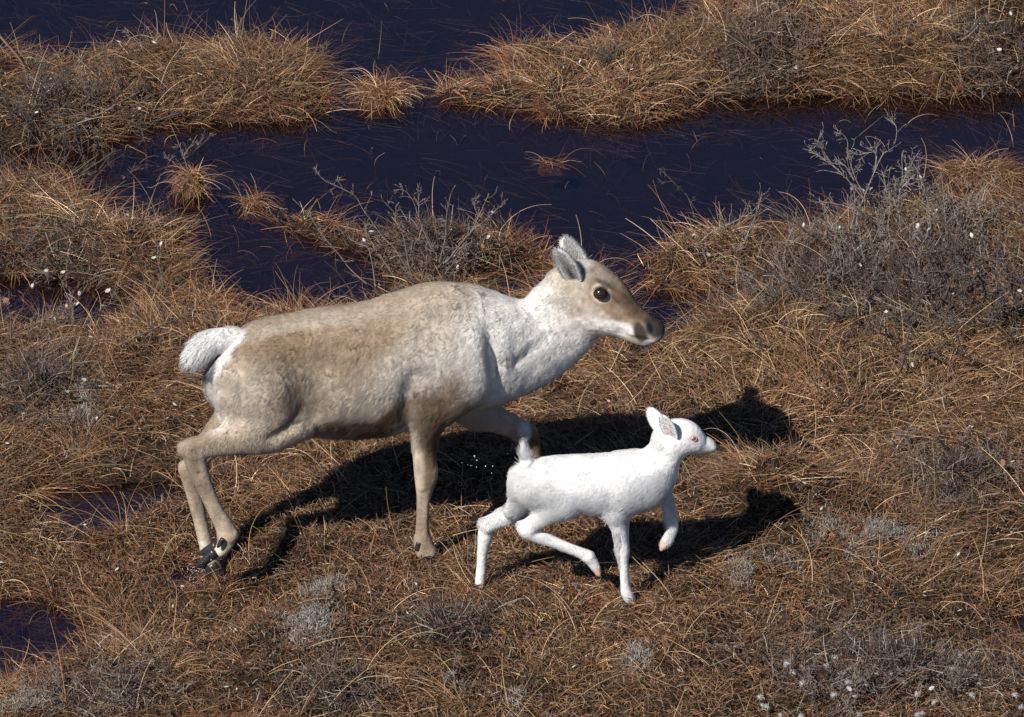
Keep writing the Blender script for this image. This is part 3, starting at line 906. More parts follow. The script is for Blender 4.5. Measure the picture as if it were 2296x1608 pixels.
def hoof(pt, tip, sole, spread, wd, hg, parent, mat, dews=None, splay=(0, 0, 0)):
    h = empty('hoof'); h.parent = parent; pt = np.asarray(pt); h.location = pt - np.array(parent.location)
    for s in (-1, 1):
        o = np.array([0, s * spread, 0])
        t = claw(pt + o * 0.6 + .35 * (s + 1) / 2 * np.array(splay), np.asarray(tip) + o + (s + 1) / 2 * np.array(splay), sole, wd, hg, None, mat, 'toe')
        t.parent = h; t.location = o * 0.6 + .35 * (s + 1) / 2 * np.array(splay)
    for a, b in (dews or []):
        t = claw(a, b, sole, wd * .6, hg * .45, None, mat, 'dewclaw')
        t.parent = h; t.location = np.asarray(a) - pt
    return h
yn = float(cow_mid(485)) - .115
hoof(P(484, 1234, yn), P(436, 1268, yn), (-.5, 0, -.85), .019, .015, .021, caribou, M_black_hoof, [(P(500, 1208, yn - .026), P(487, 1229, yn - .036)), (P(484, 1214, yn + .02), P(458, 1244, yn + .03))], splay=(.012, 0, .034))
yf = float(cow_mid(470)) + .09
hoof(P(470, 1262, yf), P(497, 1300, yf - .01), (-.2, 0, -1), .020, .020, .028, caribou, M_black_hoof, [(P(458, 1258, yf - .02), P(452, 1276, yf - .025))])
yq = -.115
hoof(P(955, 1240, yq), P(976, 1266, yq - .01), (-.2, 0, -1), .018, .018, .024, caribou, M_black_hoof, [(P(940, 1216, yq - .018), P(933, 1236, yq - .024))])
yr = float(cow_mid(1220)) + .10
hoof(P(1222, 1172, yr), P(1252, 1194, yr), (-.2, 0, -1), .020, .020, .028, caribou, M_black_hoof)

# ------------------------------------------------------------------ the calf
def z3(zx, zy): return 1016.6 + zx * .30495, 885 + zy * .30495
CY = -0.37
def calf_mid(px): return CY + 0.045 * np.clip((np.asarray(px, float) - 1490) / 115, 0, 1.2)
def ks(l, lat=0.0):
    out = []
    for zx, zy, hw, w_ in l:
        x, y = z3(zx, zy); out.append((x, y, hw * .30495, w_, float(calf_mid(x)) + lat))
    return out
def kt(l): return ks([(x, (t + b) / 2, (b - t) / 2, w_) for x, t, b, w_ in l])
def kp(l): return ks([((a + c) / 2, (b + d) / 2, math.hypot(a - c, b - d) / 2, w_) for a, b, c, d, w_ in l])
limbs_k = [
    (limb(kt([(565, 492, 760, .062), (590, 482, 800, .075), (640, 466, 822, .085), (720, 452, 836, .09), (850, 442, 846, .095), (980, 436, 866, .098), (1100, 430, 884, .098), (1200, 422, 884, .094), (1300, 428, 868, .084), (1390, 450, 800, .068), (1450, 490, 740, .055)]), 3), .03),
    (limb(kp([(1300, 440, 1470, 760, .075), (1390, 420, 1560, 660, .066), (1450, 350, 1640, 548, .058), (1500, 285, 1662, 465, .052)]), 4), .06),
    (limb(ks([(1400, 640, 130, .06), (1480, 640, 105, .05), (1540, 600, 80, .04)]), 4), .05),
    (limb(kp([(1545, 215, 1600, 400, .046), (1605, 180, 1630, 430, .055), (1690, 180, 1690, 440, .056), (1755, 228, 1745, 436, .050), (1805, 280, 1790, 438, .038), (1855, 305, 1840, 432, .030), (1895, 328, 1880, 425, .026), (1912, 345, 1900, 415, .023)]), 4), .035),
    (limb(ks([(540, 600, 90, .045), (515, 690, 90, .045), (490, 770, 80, .04), (460, 830, 70, .035)], .01), 4), .04),
    # nearside hind leg
    (limb(ks([(640, 640, 150, .05), (740, 720, 150, .05), (820, 775, 118, .045), (850, 800, 92, .04)], -.045), 4), .035),
    (limb(ks([(820, 800, 105, .045), (700, 868, 78, .037), (610, 935, 66, .031), (540, 995, 62, .028)], -.055), 4), .025),
    (limb(ks([(520, 975, 50, .024), (570, 1018, 54, .025), (650, 1050, 48, .022), (740, 1085, 41, .019), (850, 1128, 37, .017), (930, 1160, 39, .018), (990, 1190, 44, .020)], -.055), 4), .012),
    (limb(ks([(990, 1190, 44, .020), (1022, 1230, 42, .019), (1045, 1268, 36, .017)], -.055), 4), .01),
    # offside hind leg
    (limb(ks([(610, 690, 130, .05), (560, 790, 108, .045), (460, 855, 78, .037), (340, 915, 62, .030), (255, 960, 58, .027)], .045), 4), .025),
    (limb(ks([(245, 955, 52, .025), (235, 1030, 56, .026), (222, 1100, 45, .021), (212, 1180, 38, .018), (205, 1260, 36, .017), (200, 1330, 38, .018), (196, 1380, 38, .018)], .055), 4), .012),
    # nearside foreleg
    (limb(ks([(1290, 660, 120, .04), (1250, 760, 115, .042), (1215, 850, 92, .04)], -.045), 4), .03),
    (limb(ks([(1212, 860, 92, .040), (1215, 930, 78, .035), (1226, 1000, 62, .029), (1238, 1080, 52, .025), (1248, 1150, 48, .023), (1250, 1220, 38, .018), (1256, 1300, 34, .016), (1264, 1400, 36, .017), (1274, 1450, 44, .020), (1290, 1490, 42, .020)], -.05), 4), .015),
    # offside foreleg, lifted
    (limb(ks([(1440, 680, 90, .04), (1530, 700, 52, .03), (1578, 760, 36, .019), (1590, 830, 34, .017), (1600, 890, 36, .017), (1614, 935, 38, .018), (1612, 985, 42, .019), (1590, 1040, 42, .019), (1570, 1075, 38, .017)], .05), 4), .02),
    # tail
    (limb(ks([(565, 520, 46, .022), (535, 470, 42, .02), (522, 420, 34, .016), (522, 380, 20, .011)], 0), 4), .02),
]
kV, kQ = grow(limbs_k, [(limb(ks([(1922, 350, 10, .005), (1930, 362, 9, .005)], -.022), 3), .006)], .0042)
kx_, ky_ = project(kV)
kV = ruffle(kV, kQ, .0016, np.clip((1510 - kx_) / 50, .1, 1) * np.clip((1180 - ky_) / 50, .25, 1))
kN = normals(kV, kQ)
ex, ey = z3(1765, 322)
WHITE = (.84, .83, .815)
def kz(x, y): return z3(x, y)
KS = []
for zx, zy, rx, ry, ang, soft, amt, col in [
    (1930, 345, 34, 26, 60, .5, .75, (.66, .42, .40)), (1765, 322, 34, 30, 0, .5, .6, (.80, .58, .55)), (1768, 322, 20, 18, 0, .4, .9, (.35, .12, .13)),
    (1085, 1300, 24, 30, 0, .4, .6, (.8, .55, .5)), (985, 1235, 26, 18, 0, .5, .5, (.8, .6, .58)), (1545, 1010, 26, 22, 0, .5, .6, (.78, .55, .5)), (1715, 225, 26, 5, -40, .5, .35, (.6, .45, .42))]:
    x, y = z3(zx, zy); KS.append((x, y, rx * .305, ry * .305, ang, soft, amt, col))
def calf_colour(p):
    q = p.copy(); m = calf_mid(project(p)[0]); q[:, 1] = m - np.abs(p[:, 1] - m)
    px, py = project(q)
    return blobs(px, py, KS, WHITE)
calf_base = (float(P(1250, 1300, CY)[0]), CY, 0.0)
calf = obj('caribou_calf', mesh_np('caribou_calf', kV, kQ.astype(np.int32), M_hide, attrs={'col': calf_colour(kV)}), origin=calf_base)
tag(calf, 'small all white caribou calf with pink nose trotting in front of the adult', 'caribou calf')
def calf_comb(p, n):
    px, py = project(p)
    d = np.tile(np.array([-0.8, 0, -0.55]), (len(p), 1))
    leg = sstep(1150, 1180, py)[:, None]
    d = d * (1 - leg) + np.array([-0.2, 0, -1.0]) * leg
    hd = sstep(1490, 1505, px)[:, None] * sstep(1040, 1020, py)[:, None]
    d = d * (1 - hd) + np.array([-0.85, 0, 0.3]) * hd
    tl = (sstep(1195, 1188, px) * sstep(1050, 1035, py))[:, None]
    return d * (1 - tl) + np.array([-0.1, 0, 1.0]) * tl
def calf_len(p, n):
    px, py = project(p)
    L = np.full(len(p), .014)
    L = L - .006 * sstep(1480, 1515, px)
    L = L - .005 * sstep(1150, 1200, py)
    L = L + .016 * sstep(1400, 1450, px) * sstep(1520, 1505, px) * sstep(1040, 1085, py) + .010 * sstep(1095, 1150, py) * sstep(1185, 1160, py) * sstep(1450, 1420, px)
    L = L + .013 * sstep(1225, 1180, px) * sstep(1120, 1150, px) * sstep(1165, 1140, py) + .002 * (px < 1195) * (py < 1055)
    L = L + .016 * ((px > 1360) & (px < 1392) & (py > 1190) & (py < 1265))
    L = np.where(np.hypot(px - ex, py - ey) < 9, .0006, L)
    return L
fur('coat', kV, kQ, kN, 130000, calf_colour, calf_comb, calf_len, .00042, calf, M_coat, lift=.33, mess=.12, curl=.22, vary=.12)
M_red_eye = flat('pinkish_eye', (0.20, 0.06, 0.065), 0.12, 0.6)
M_pink_lid = flat('pink_eyelid', (0.62, 0.38, 0.36), 0.6, 0.2)
ex, ey = z3(1765, 322)
eyeball(P(ex, ey, float(calf_mid(ex)) - .0485), .0098, calf, M_red_eye, M_pink_lid, (.3, -1, .15), lid=.16)
eyeball(P(ex - 6, ey - 4, float(calf_mid(ex)) + .046), .0098, calf, M_red_eye, M_pink_lid, (.3, 1, .15), lid=.16)
for b0, t0, lat0, lat1, od in (((1612, 318), (1538, 152), -.040, -.055, (-.5, -1, .0)), ((1545, 270), (1436, 98), .030, .055, (-.2, -.9, .2))):
    b_ = P(*z3(*b0), CY + lat0); t_ = P(*z3(*t0), CY + lat1)
    e, eV, eF, eC = shell_ear(b_, t_, od, .027, .004, .006, (.86, .66, .62) if lat0 < 0 else WHITE, WHITE, 'ear', calf)
    ear_fur(eV, eF, eC, e, b_, 1500, .006, .0004, (t_ - b_) / np.linalg.norm(t_ - b_))
def kh(a, b, lat, sole, dew=None):
    hoof(P(*z3(*a), CY + lat), P(*z3(*b), CY + lat), sole, .009, .0105, .015, calf, M_pink_hoof, dew)
kh((1045, 1262), (1080, 1330), -.055, (-.7, 0, -.6))
kh((196, 1375), (215, 1415), .055, (-.2, 0, -1))
kh((1292, 1490), (1340, 1532), -.05, (-.2, 0, -1))
kh((1568, 1070), (1524, 1142), .05, (-.8, 0, -.3))
# ------------------------------------------------------------------ grass and ground cover
M_grass = mat_strand('dry_sedge', 0.45, 0.35, trans=0.06)
PAL = np.array([(.39, .222, .105), (.66, .465, .27), (.20, .098, .047), (.215, .076, .032), (.165, .112, .078), (.29, .225, .08)])
X0, X1, Y0, Y1 = -3.6, 3.6, -2.4, 5.8

def zone(spots, px, py):
    k = np.zeros(len(px))
    for cx, cy, rx, ry in spots:
        k = np.maximum(k, 1 - sstep(0.5, 1.1, np.hypot((px - cx) / rx, (py - cy) / ry)))
    return k
TWIGGY = [(2060, 620, 330, 170), (1850, 640, 260, 90), (130, 620, 220, 110), (60, 260, 230, 110), (950, 560, 190, 110), (2000, 1500, 330, 110), (1690, 120, 140, 110), (2220, 130, 100, 100), (2150, 1080, 160, 90), (90, 880, 160, 90), (1000, 1420, 260, 60), (760, 1560, 160, 60), (300, 1560, 160, 60)]
LICHEN = [(165, 890, 55, 42), (690, 1395, 60, 50), (1955, 1205, 125, 48), (1690, 1290, 70, 30), (245, 1555, 60, 40), (1190, 1548, 50, 40), (720, 1330, 50, 20), (60, 1590, 50, 30), (1420, 1480, 40, 40), (180, 935, 40, 25)]
TAN = [(1900, 900, 420, 160), (1750, 780, 220, 60), (2050, 120, 350, 120), (1450, 200, 250, 90), (250, 500, 260, 90), (620, 690, 160, 60), (400, 1420, 350, 120), (1700, 1050, 260, 50), (1650, 510, 150, 40)]
RUST = [(300, 1180, 380, 110), (60, 1330, 250, 90), (560, 260, 300, 40), (330, 600, 200, 80), (1200, 240, 250, 40), (1800, 210, 400, 40), (1500, 660, 170, 80), (2200, 1380, 160, 60), (1150, 560, 220, 60), (2220, 400, 120, 40), (640, 520, 200, 40)]

def strand_colour(x, y, n, dark=1.0):
    px, py = project(np.stack([x, y, np.full(n, -.03)], -1))
    sd = shore(x, y)
    wt = np.zeros((n, 6))
    nz = vnoise2(x * 2.3, y * 2.3, 31); nz2 = vnoise2(x * 6, y * 6, 33)
    tan = zone(TAN, px, py); rust = np.maximum(zone(RUST, px, py), 1 - sstep(0.0, 0.10, sd)); tw = zone(TWIGGY, px, py)
    wt[:, 0] = 0.55 + 0.6 * tan + 0.5 * nz
    wt[:, 1] = 0.13 + 0.28 * tan + 0.22 * nz2 * nz
    wt[:, 2] = 0.75 + 0.3 * (1 - nz)
    wt[:, 3] = 0.16 + 0.9 * rust + 0.2 * (1 - nz2)
    wt[:, 4] = 0.40 + 0.8 * tw + 0.4 * nz2
    wt[:, 5] = 0.035
    c = np.cumsum(wt, 1); c /= c[:, -1:]
    k = (RNG.random((n, 1)) > c).sum(1)
    col = PAL[np.clip(k, 0, 5)] * RNG.lognormal(-.27, .60, (n, 1)).clip(.14, 1.75)
    tone = .62 + .76 * (vnoise2(x * 3.1 + 5, y * 2.4, 38) * .6 + vnoise2(x * 9, y * 7, 39) * .4)
    return col * dark * tone[:, None]

def blades(x, y, az, L, el0, droop, k=5, z0=None, stay=True):
    n = len(x)
    pts = np.empty((n, k, 3))
    pts[:, 0, 0] = x; pts[:, 0, 1] = y
    pts[:, 0, 2] = (ground_z(x, y) - 0.005) if z0 is None else z0
    el = el0.copy(); seg = L / (k - 1); a = az.copy()
    turn = RNG.normal(0, 0.11, n)
    for i in range(1, k):
        pts[:, i, 0] = pts[:, i - 1, 0] + np.cos(a) * np.cos(el) * seg
        pts[:, i, 1] = pts[:, i - 1, 1] + np.sin(a) * np.cos(el) * seg
        pts[:, i, 2] = pts[:, i - 1, 2] + np.sin(el) * seg
        if stay:
            g = ground_z(pts[:, i, 0], pts[:, i, 1])
            g = np.maximum(g, WATER_Z) + 0.003 + 0.012 * RNG.random(n)
            pts[:, i, 2] = np.maximum(pts[:, i, 2], g)
        el = el - droop / (k - 1); a = a + turn
    return pts

def roots(n, margin=1.0):
    x = RNG.uniform(X0, X1, n); y = RNG.uniform(Y0, Y1, n)
    vis = (np.abs(x) < 1.95) & (y > -1.45) & (y < 4.3)
    keep = vis | (RNG.random(n) < 0.35)
    return x[keep], y[keep]

GRID_E = 0.03
slope_x = np.gradient(HZ, axis=0) / np.gradient(GX, axis=0); slope_y = np.gradient(HZ, axis=1) / np.gradient(GY, axis=1)

def flow(x, y):
    a = vnoise2(x * 1.6, y * 1.6, 51) * 4 * math.pi + vnoise2(x * 4.5, y * 4.5, 52) * 2.4
    sx, sy = bil(slope_x, x, y), bil(slope_y, x, y)
    s = np.hypot(sx, sy)
    k = np.clip(s * 2.2, 0, 1.6)
    vx = np.cos(a) - sx / (s + 1e-6) * k; vy = np.sin(a) - sy / (s + 1e-6) * k
    return np.arctan2(vy, vx)

# matted layer
x, y = roots(400000)
sd = shore(x, y)
px, py = project(np.stack([x, y, np.full(len(x), -.03)], -1))
lich = zone(LICHEN, px, py)
twz = zone(TWIGGY, px, py)
bare = sstep(.56, .74, vnoise2(x * 3.4, y * 2.6, 36) * .6 + vnoise2(x * 8, y * 6, 37) * .4)
keep = (sd > -0.012) & (RNG.random(len(x)) > np.maximum(np.maximum(lich * 0.6, twz * .45), bare * .6))
x, y, sd = x[keep], y[keep], sd[keep]
n = len(x)
az = flow(x, y) + RNG.normal(0, 1.0, n)
short = sstep(1020, 1200, project(np.stack([x, y, np.full(n, -.03)], -1))[1]) * (vnoise2(x * 1.3, y * 1.3, 35) < .62)
az = az + short * RNG.normal(0, 1.2, n)
L = np.clip(RNG.lognormal(math.log(0.08), 0.5, n), .03, .26) * (1 - .42 * short)
el0 = np.radians(RNG.uniform(2, 46, n))
droop = np.radians(RNG.uniform(0, 50, n))
pts = blades(x, y, az, L, el0, droop)
tag(strands('grass', pts, np.full(n, .00085) * RNG.lognormal(-.1, .35, n), strand_colour(x, y, n), M_grass, tip=.35), kind='stuff')

# tufts: arching sprays
nc = 3500
cx = RNG.uniform(X0, X1, nc); cy = RNG.uniform(Y0, Y1, nc); sdc = shore(cx, cy)
pc = project(np.stack([cx, cy, np.full(nc, -.03)], -1))
k = (sdc > 0.0) & ((sdc < 0.16) | (RNG.random(nc) < 0.5)) & (zone(LICHEN, *pc) < .3) & (RNG.random(nc) > .6 * sstep(1000, 1180, pc[1])) & (RNG.random(nc) > .8 * sstep(.54, .7, vnoise2(cx * 3.4, cy * 2.6, 36) * .6 + vnoise2(cx * 8, cy * 6, 37) * .4))
cx, cy, sdc = cx[k], cy[k], sdc[k]
m = RNG.integers(18, 70, len(cx))
ci = np.repeat(np.arange(len(cx)), m)
n = len(ci)
off = RNG.normal(0, 1, (n, 2)) * RNG.uniform(.006, .03, len(cx))[ci][:, None]
x = cx[ci] + off[:, 0]; y = cy[ci] + off[:, 1]
lean = flow(cx, cy)[ci]
az = np.arctan2(off[:, 1] / .02 + .9 * np.sin(lean), off[:, 0] / .02 + .9 * np.cos(lean)) + RNG.normal(0, .3, n)
big = RNG.lognormal(0, .3, len(cx))[ci]
L = np.clip(RNG.normal(.12, .04, n) * big, .04, .28)
el0 = np.radians(RNG.uniform(4, 52, n)); droop = np.radians(RNG.uniform(15, 85, n))
pts = blades(x, y, az, L, el0, droop, 7)
tone = RNG.uniform(.75, 1.2, len(cx))[ci][:, None]
tag(strands('grass_tufts', pts, np.full(n, .0009) * (0.6 + 0.7 * RNG.random(n)), strand_colour(x, y, n) * tone, M_grass, tip=.3), kind='stuff')

# blades pushed aside and standing up round the feet
FX = []
for px_, py_, y_ in ((958, 1250, -.12), (490, 1300, -.05), (470, 1285, -.2), (1225, 1180, .15)):
    FX.append(P(px_, py_, y_))
for zx, zy, y_ in ((200, 1390, CY + .055), (1300, 1510, CY - .05)):
    FX.append(P(*z3(zx, zy), y_))
XS = []
for c in FX:
    a = RNG.uniform(0, 6.28, 150); r = RNG.uniform(.028, .075, 150)
    XS.append(np.stack([c[0] + r * np.cos(a), c[1] + r * np.sin(a), a], -1))
XS = np.vstack(XS); n = len(XS)
pts = blades(XS[:, 0], XS[:, 1], XS[:, 2] + RNG.normal(0, .8, n), RNG.uniform(.04, .11, n), np.radians(RNG.uniform(15, 80, n)), np.radians(RNG.uniform(20, 100, n)), 6)
tag(strands('trodden_grass', pts, np.full(n, .0008), strand_colour(XS[:, 0], XS[:, 1], n), M_grass, tip=.3), kind='stuff')

# a few long single stems standing or lying over the rest
n = 4000
x, y = roots(n); n = len(x); sd = shore(x, y); k = sd > 0
x, y = x[k], y[k]; n = len(x)
pts = blades(x, y, flow(x, y) + RNG.normal(0, 1.2, n), RNG.uniform(.12, .32, n), np.radians(RNG.uniform(15, 75, n)), np.radians(RNG.uniform(10, 110, n)), 8)
col = PAL[RNG.choice([0, 1, 1, 2, 5], n)] * RNG.uniform(.8, 1.25, (n, 1))
tag(strands('grass_stems', pts, np.full(n, .0010), col, M_grass, tip=.35), kind='stuff')

# litter: short crossed bits, small leaves
x, y = roots(240000)
sd = shore(x, y); k = sd > -.01
x, y = x[k], y[k]; n = len(x)
px, py = project(np.stack([x, y, np.full(n, -.03)], -1))
tw = zone(TWIGGY, px, py)
z = ground_z(x, y) + RNG.uniform(.001, .035, n)
pts = blades(x, y, RNG.uniform(0, 6.28, n), RNG.uniform(.012, .045, n), np.radians(RNG.uniform(-25, 60, n)), np.radians(RNG.uniform(-40, 60, n)), 3, z0=z, stay=False)
c0 = np.array([(.20, .112, .060), (.13, .07, .04), (.26, .175, .11), (.28, .225, .18), (.19, .075, .036)])
k = RNG.choice(5, n, p=[.3, .3, .2, .08, .12])
k = np.where((tw > .4) & (RNG.random(n) < .5), np.where(RNG.random(n) < .5, 3, 2), k)
tag(strands('leaf_litter', pts, RNG.uniform(.0008, .0020, n), c0[k] * RNG.lognormal(-.5, .5, (n, 1)).clip(.15, 1.4), M_grass, tip=.5), kind='stuff')

# fallen and standing twigs in the shrubby places
XS = []
for cx_, cy_, rx, ry in TWIGGY:
    c = on_ground(cx_, cy_)
    n = int(rx * ry / 9.0)
    r = np.abs(RNG.normal(0, .58, n)); a = RNG.uniform(0, 6.28, n)
    XS.append(np.stack([c[0] + r * np.cos(a) * rx / PPM, c[1] + r * np.sin(a) * ry / PPM / SP], -1))
xy = np.vstack(XS)
nz = vnoise2(xy[:, 0] * 5, xy[:, 1] * 5, 66)
xy = xy[(nz > .35) & (shore(xy[:, 0], xy[:, 1]) > -.02)]
x, y = xy.T; n = len(x)
z = ground_z(x, y) + np.abs(RNG.normal(0, .03, n))
pts = blades(x, y, RNG.uniform(0, 6.28, n), RNG.uniform(.03, .12, n), np.radians(RNG.normal(22, 24, n)), np.radians(RNG.normal(0, 35, n)), 5, z0=z, stay=False)
c0 = np.array([(.195, .15, .12), (.10, .074, .058), (.042, .031, .025), (.165, .085, .055), (.36, .31, .265)])
tag(strands('twig_litter', pts, RNG.uniform(.0008, .0019, n), c0[RNG.choice(5, n, p=[.16, .26, .38, .14, .06])] * RNG.uniform(.7, 1.2, (n, 1)), M_grass, tip=.5), kind='stuff')

# lichen: short pale tufts
XS = []
for cx_, cy_, rx, ry in LICHEN:
    c = on_ground(cx_, cy_)
    n = int(2300 * rx * ry / 2500)
    r = np.abs(RNG.normal(0, .62, n)); a = RNG.uniform(0, 6.28, n)
    XS.append(np.stack([c[0] + r * np.cos(a) * rx / PPM * 1.1, c[1] + r * np.sin(a) * ry / PPM / SP * 1.1], -1))
xy = np.vstack(XS)
nz = vnoise2(xy[:, 0] * 9, xy[:, 1] * 7, 61) * .6 + vnoise2(xy[:, 0] * 22, xy[:, 1] * 18, 62) * .4
xy = xy[(nz > .50) & (shore(xy[:, 0], xy[:, 1]) > .01)]
x, y = xy.T; n = len(x)
pts = blades(x, y, RNG.uniform(0, 6.28, n), RNG.uniform(.012, .034, n), np.radians(RNG.uniform(25, 90, n)), np.radians(RNG.uniform(-30, 70, n)), 4, z0=ground_z(x, y) + RNG.uniform(0, .018, n), stay=False)
c0 = np.array([(.34, .305, .27), (.20, .165, .14), (.46, .42, .38)])
tag(strands('lichen', pts, RNG.uniform(.0007, .0014, n), c0[RNG.choice(3, n)] * RNG.uniform(.6, 1.1, (n, 1)), M_grass, tip=.6), kind='stuff')

# sedge standing in and drowned under the water
n = 140000
x = RNG.uniform(X0, X1, n); y = RNG.uniform(Y0, Y1, n); sd = shore(x, y)
pr_ = np.where(sd < 0, np.exp(sd / .05) * .9 + .11 + .55 * (y < 1.0), 0)
k = RNG.random(n) < pr_
x, y, sd = x[k], y[k], sd[k]; n = len(x)
L = RNG.uniform(.05, .22, n)
z = np.minimum(WATER_Z - .004 - RNG.uniform(0, 1, n) ** 2 * .035, WATER_Z - .003)
pts = blades(x, y, flow(x * .7, y * .7) + RNG.normal(0, .5, n), L, np.radians(RNG.normal(0, 3, n)), np.radians(RNG.normal(0, 8, n)), 5, z0=z, stay=False)
pts[:, :, 2] = np.minimum(pts[:, :, 2], WATER_Z - .0015)
col = np.array([(.16, .13, .09), (.10, .09, .07), (.20, .10, .05), (.16, .15, .08)])[RNG.choice(4, n, p=[.4, .35, .1, .15])] * RNG.uniform(.2, .85, (n, 1))
tag(strands('drowned_sedge', pts, RNG.uniform(.0007, .0012, n), col, M_grass, tip=.4), kind='stuff')
n = 10000
x = RNG.uniform(X0, X1, n); y = RNG.uniform(Y0, Y1, n); sd = shore(x, y)
k = (sd < -.004) & (RNG.random(n) < np.exp(sd / .07) + .12)
x, y = x[k], y[k]; n = len(x)
pts = blades(x, y, RNG.uniform(0, 6.28, n), RNG.uniform(.04, .17, n), np.radians(RNG.uniform(10, 85, n)), np.radians(RNG.uniform(0, 120, n)), 6, z0=np.full(n, WATER_Z - .02), stay=False)
tag(strands('emergent_sedge', pts, RNG.uniform(.0006, .0011, n), PAL[RNG.choice([0, 1, 2, 3, 5], n)] * RNG.uniform(.5, 1.0, (n, 1)), M_grass, tip=.35), kind='stuff')

# ------------------------------------------------------------------ shrubs: every stem a mesh of its own
def tube_mesh(paths, sides=5):
    """paths: list of (points, radii)"""
    V, F = [], []
    for p, r in paths:
        p = np.asarray(p); n = len(p)
        t = np.gradient(p, axis=0); t /= np.linalg.norm(t, axis=1)[:, None] + 1e-9
        u = np.cross(t, np.array([.31, .2, .93])); u /= np.linalg.norm(u, axis=1)[:, None] + 1e-9
        v = np.cross(t, u)
        b = len(V)
        for i in range(n):
            for j in range(sides):
                a = 2 * math.pi * j / sides
                V.append(p[i] + (u[i] * math.cos(a) + v[i] * math.sin(a)) * r[i])
        for i in range(n - 1):
            for j in range(sides):
                F.append((b + i * sides + j, b + i * sides + (j + 1) % sides, b + (i + 1) * sides + (j + 1) % sides, b + (i + 1) * sides + j))
        V.append(p[-1]); k = len(V) - 1
        # close the tip with quads that share the end point
        for j in range(0, sides):
            F.append((b + (n - 1) * sides + j, b + (n - 1) * sides + (j + 1) % sides, k, k))
    return np.array(V), [f if f[2] != f[3] else f[:3] for f in F]

def bark(c1, c2):
    return speckled('bark', c1, c2, 160, 0.7, 0.25, 0.5, 0.001)
M_bark_grey = bark((.062, .048, .040), (.25, .205, .175))
M_bark_pale = bark((.078, .064, .055), (.30, .26, .225))
M_bark_dark = bark((.03, .024, .02), (.12, .097, .082))
M_bark_red = bark((.09, .048, .034), (.24, .155, .115))
M_catkin = flat('catkin_wool', (.48, .45, .41), 0.95, 0.1)
M_leaf_pale = flat('pale_leaf', (.46, .44, .41), 0.7, 0.3)
M_leaf_brown = flat('brown_leaf', (.20, .105, .06), 0.7, 0.3)

def wander(p0, d, L, n, jit, rise=0.0):
    p = [np.asarray(p0, float)]; d = np.asarray(d, float); d = d / np.linalg.norm(d)
    for i in range(n):
        p.append(p[-1] + d * L / n)
        d = d + RNG.normal(0, jit, 3) + np.array([0, 0, rise]); d /= np.linalg.norm(d)
    return np.array(p)

def twigs_on(path, r0, count, length, budded=True, up=.25, spread=.8):
    out = []; tips = []
    n = len(path)
    for _ in range(count):
        s = RNG.uniform(.2, 1.0); i = min(int(s * (n - 1)), n - 2)
        b = path[i] + (path[i + 1] - path[i]) * RNG.random()
        t = path[i + 1] - path[i]; t /= np.linalg.norm(t) + 1e-9
        d = t + RNG.normal(0, spread, 3) * np.array([1, 1, .7]) + np.array([0, 0, up])
        L = length * RNG.uniform(.4, 1.1) * (1.15 - .5 * s)
        q = wander(b, d, L, 5, .16, .04)
        r = r0 * (1 - .6 * s) * .6
        out.append((q, np.linspace(r, max(r * .4, .0006), len(q)))); tips.append(q[-1])
        # short spurs with swollen buds
        for _ in range(RNG.integers(1, 5) if budded else 0):
            j = RNG.integers(1, len(q))
            dd = (q[j] - q[j - 1]); dd /= np.linalg.norm(dd) + 1e-9
            dd = dd + RNG.normal(0, .7, 3)
            qq = wander(q[j], dd, RNG.uniform(.008, .03), 2, .1)
            out.append((qq, np.array([.0007, .0013, .0008])))
    return out, tips

def blob_mesh(name, rx, rz, mat, fuzz=0.12, seg=10, ring=7):
    V = [(0, 0, -rz)]; 
    for i in range(1, ring):
        a = math.pi * i / ring
        for j in range(seg):
            b = 2 * math.pi * j / seg
            k = 1 + RNG.normal(0, fuzz)
            V.append((rx * math.sin(a) * math.cos(b) * k, rx * math.sin(a) * math.sin(b) * k, -rz * math.cos(a)))
    V.append((0, 0, rz)); F = []
    for j in range(seg): F.append((0, 1 + (j + 1) % seg, 1 + j))
    for i in range(ring - 2):
        for j in range(seg):
            a = 1 + i * seg + j; b = 1 + i * seg + (j + 1) % seg
            F.append((a, b, b + seg, a + seg))
    e = len(V) - 1; o = 1 + (ring - 2) * seg
    for j in range(seg): F.append((o + j, o + (j + 1) % seg, e))
    return mesh_np(name, np.array(V), F, mat)
ME_catkin = [blob_mesh('catkin', .0075, .0125, M_catkin), blob_mesh('catkin', .0068, .011, M_catkin), blob_mesh('catkin', .0085, .0135, M_catkin)]

def leaf_mesh(name, L, W, mat):
    V = []; F = []
    for i, s in enumerate(np.linspace(0, 1, 6)):
        w_ = W * math.sin(math.pi * (0.04 + .92 * s)) ** .8
        for t in (-1, 0, 1):
            V.append((s * L, t * w_, .12 * W * (t * t) + .25 * L * s * s * .5))
    for i in range(5):
        for j in range(2):
            a = i * 3 + j; F.append((a, a + 1, a + 4, a + 3))
    m = len(V)
    V += [(x, y, z - .0006) for x, y, z in V]
    F += [tuple(v + m for v in f[::-1]) for f in F]
    return mesh_np(name, np.array(V), F, mat)
ME_leaf_p = leaf_mesh('leaf', .020, .006, M_leaf_pale); ME_leaf_b = leaf_mesh('leaf', .032, .009, M_leaf_brown)

def put(name, me, loc, parent, rot=None, scale=1.0):
    o = bpy.data.objects.new(name, me); link(o, parent)
    o.location = np.asarray(loc) - np.array(parent.location)
    o.rotation_euler = rot if rot is not None else tuple(RNG.uniform(-.6, .6, 2)) + (RNG.uniform(0, 6.28),)
    o.scale = (scale,) * 3
    return o

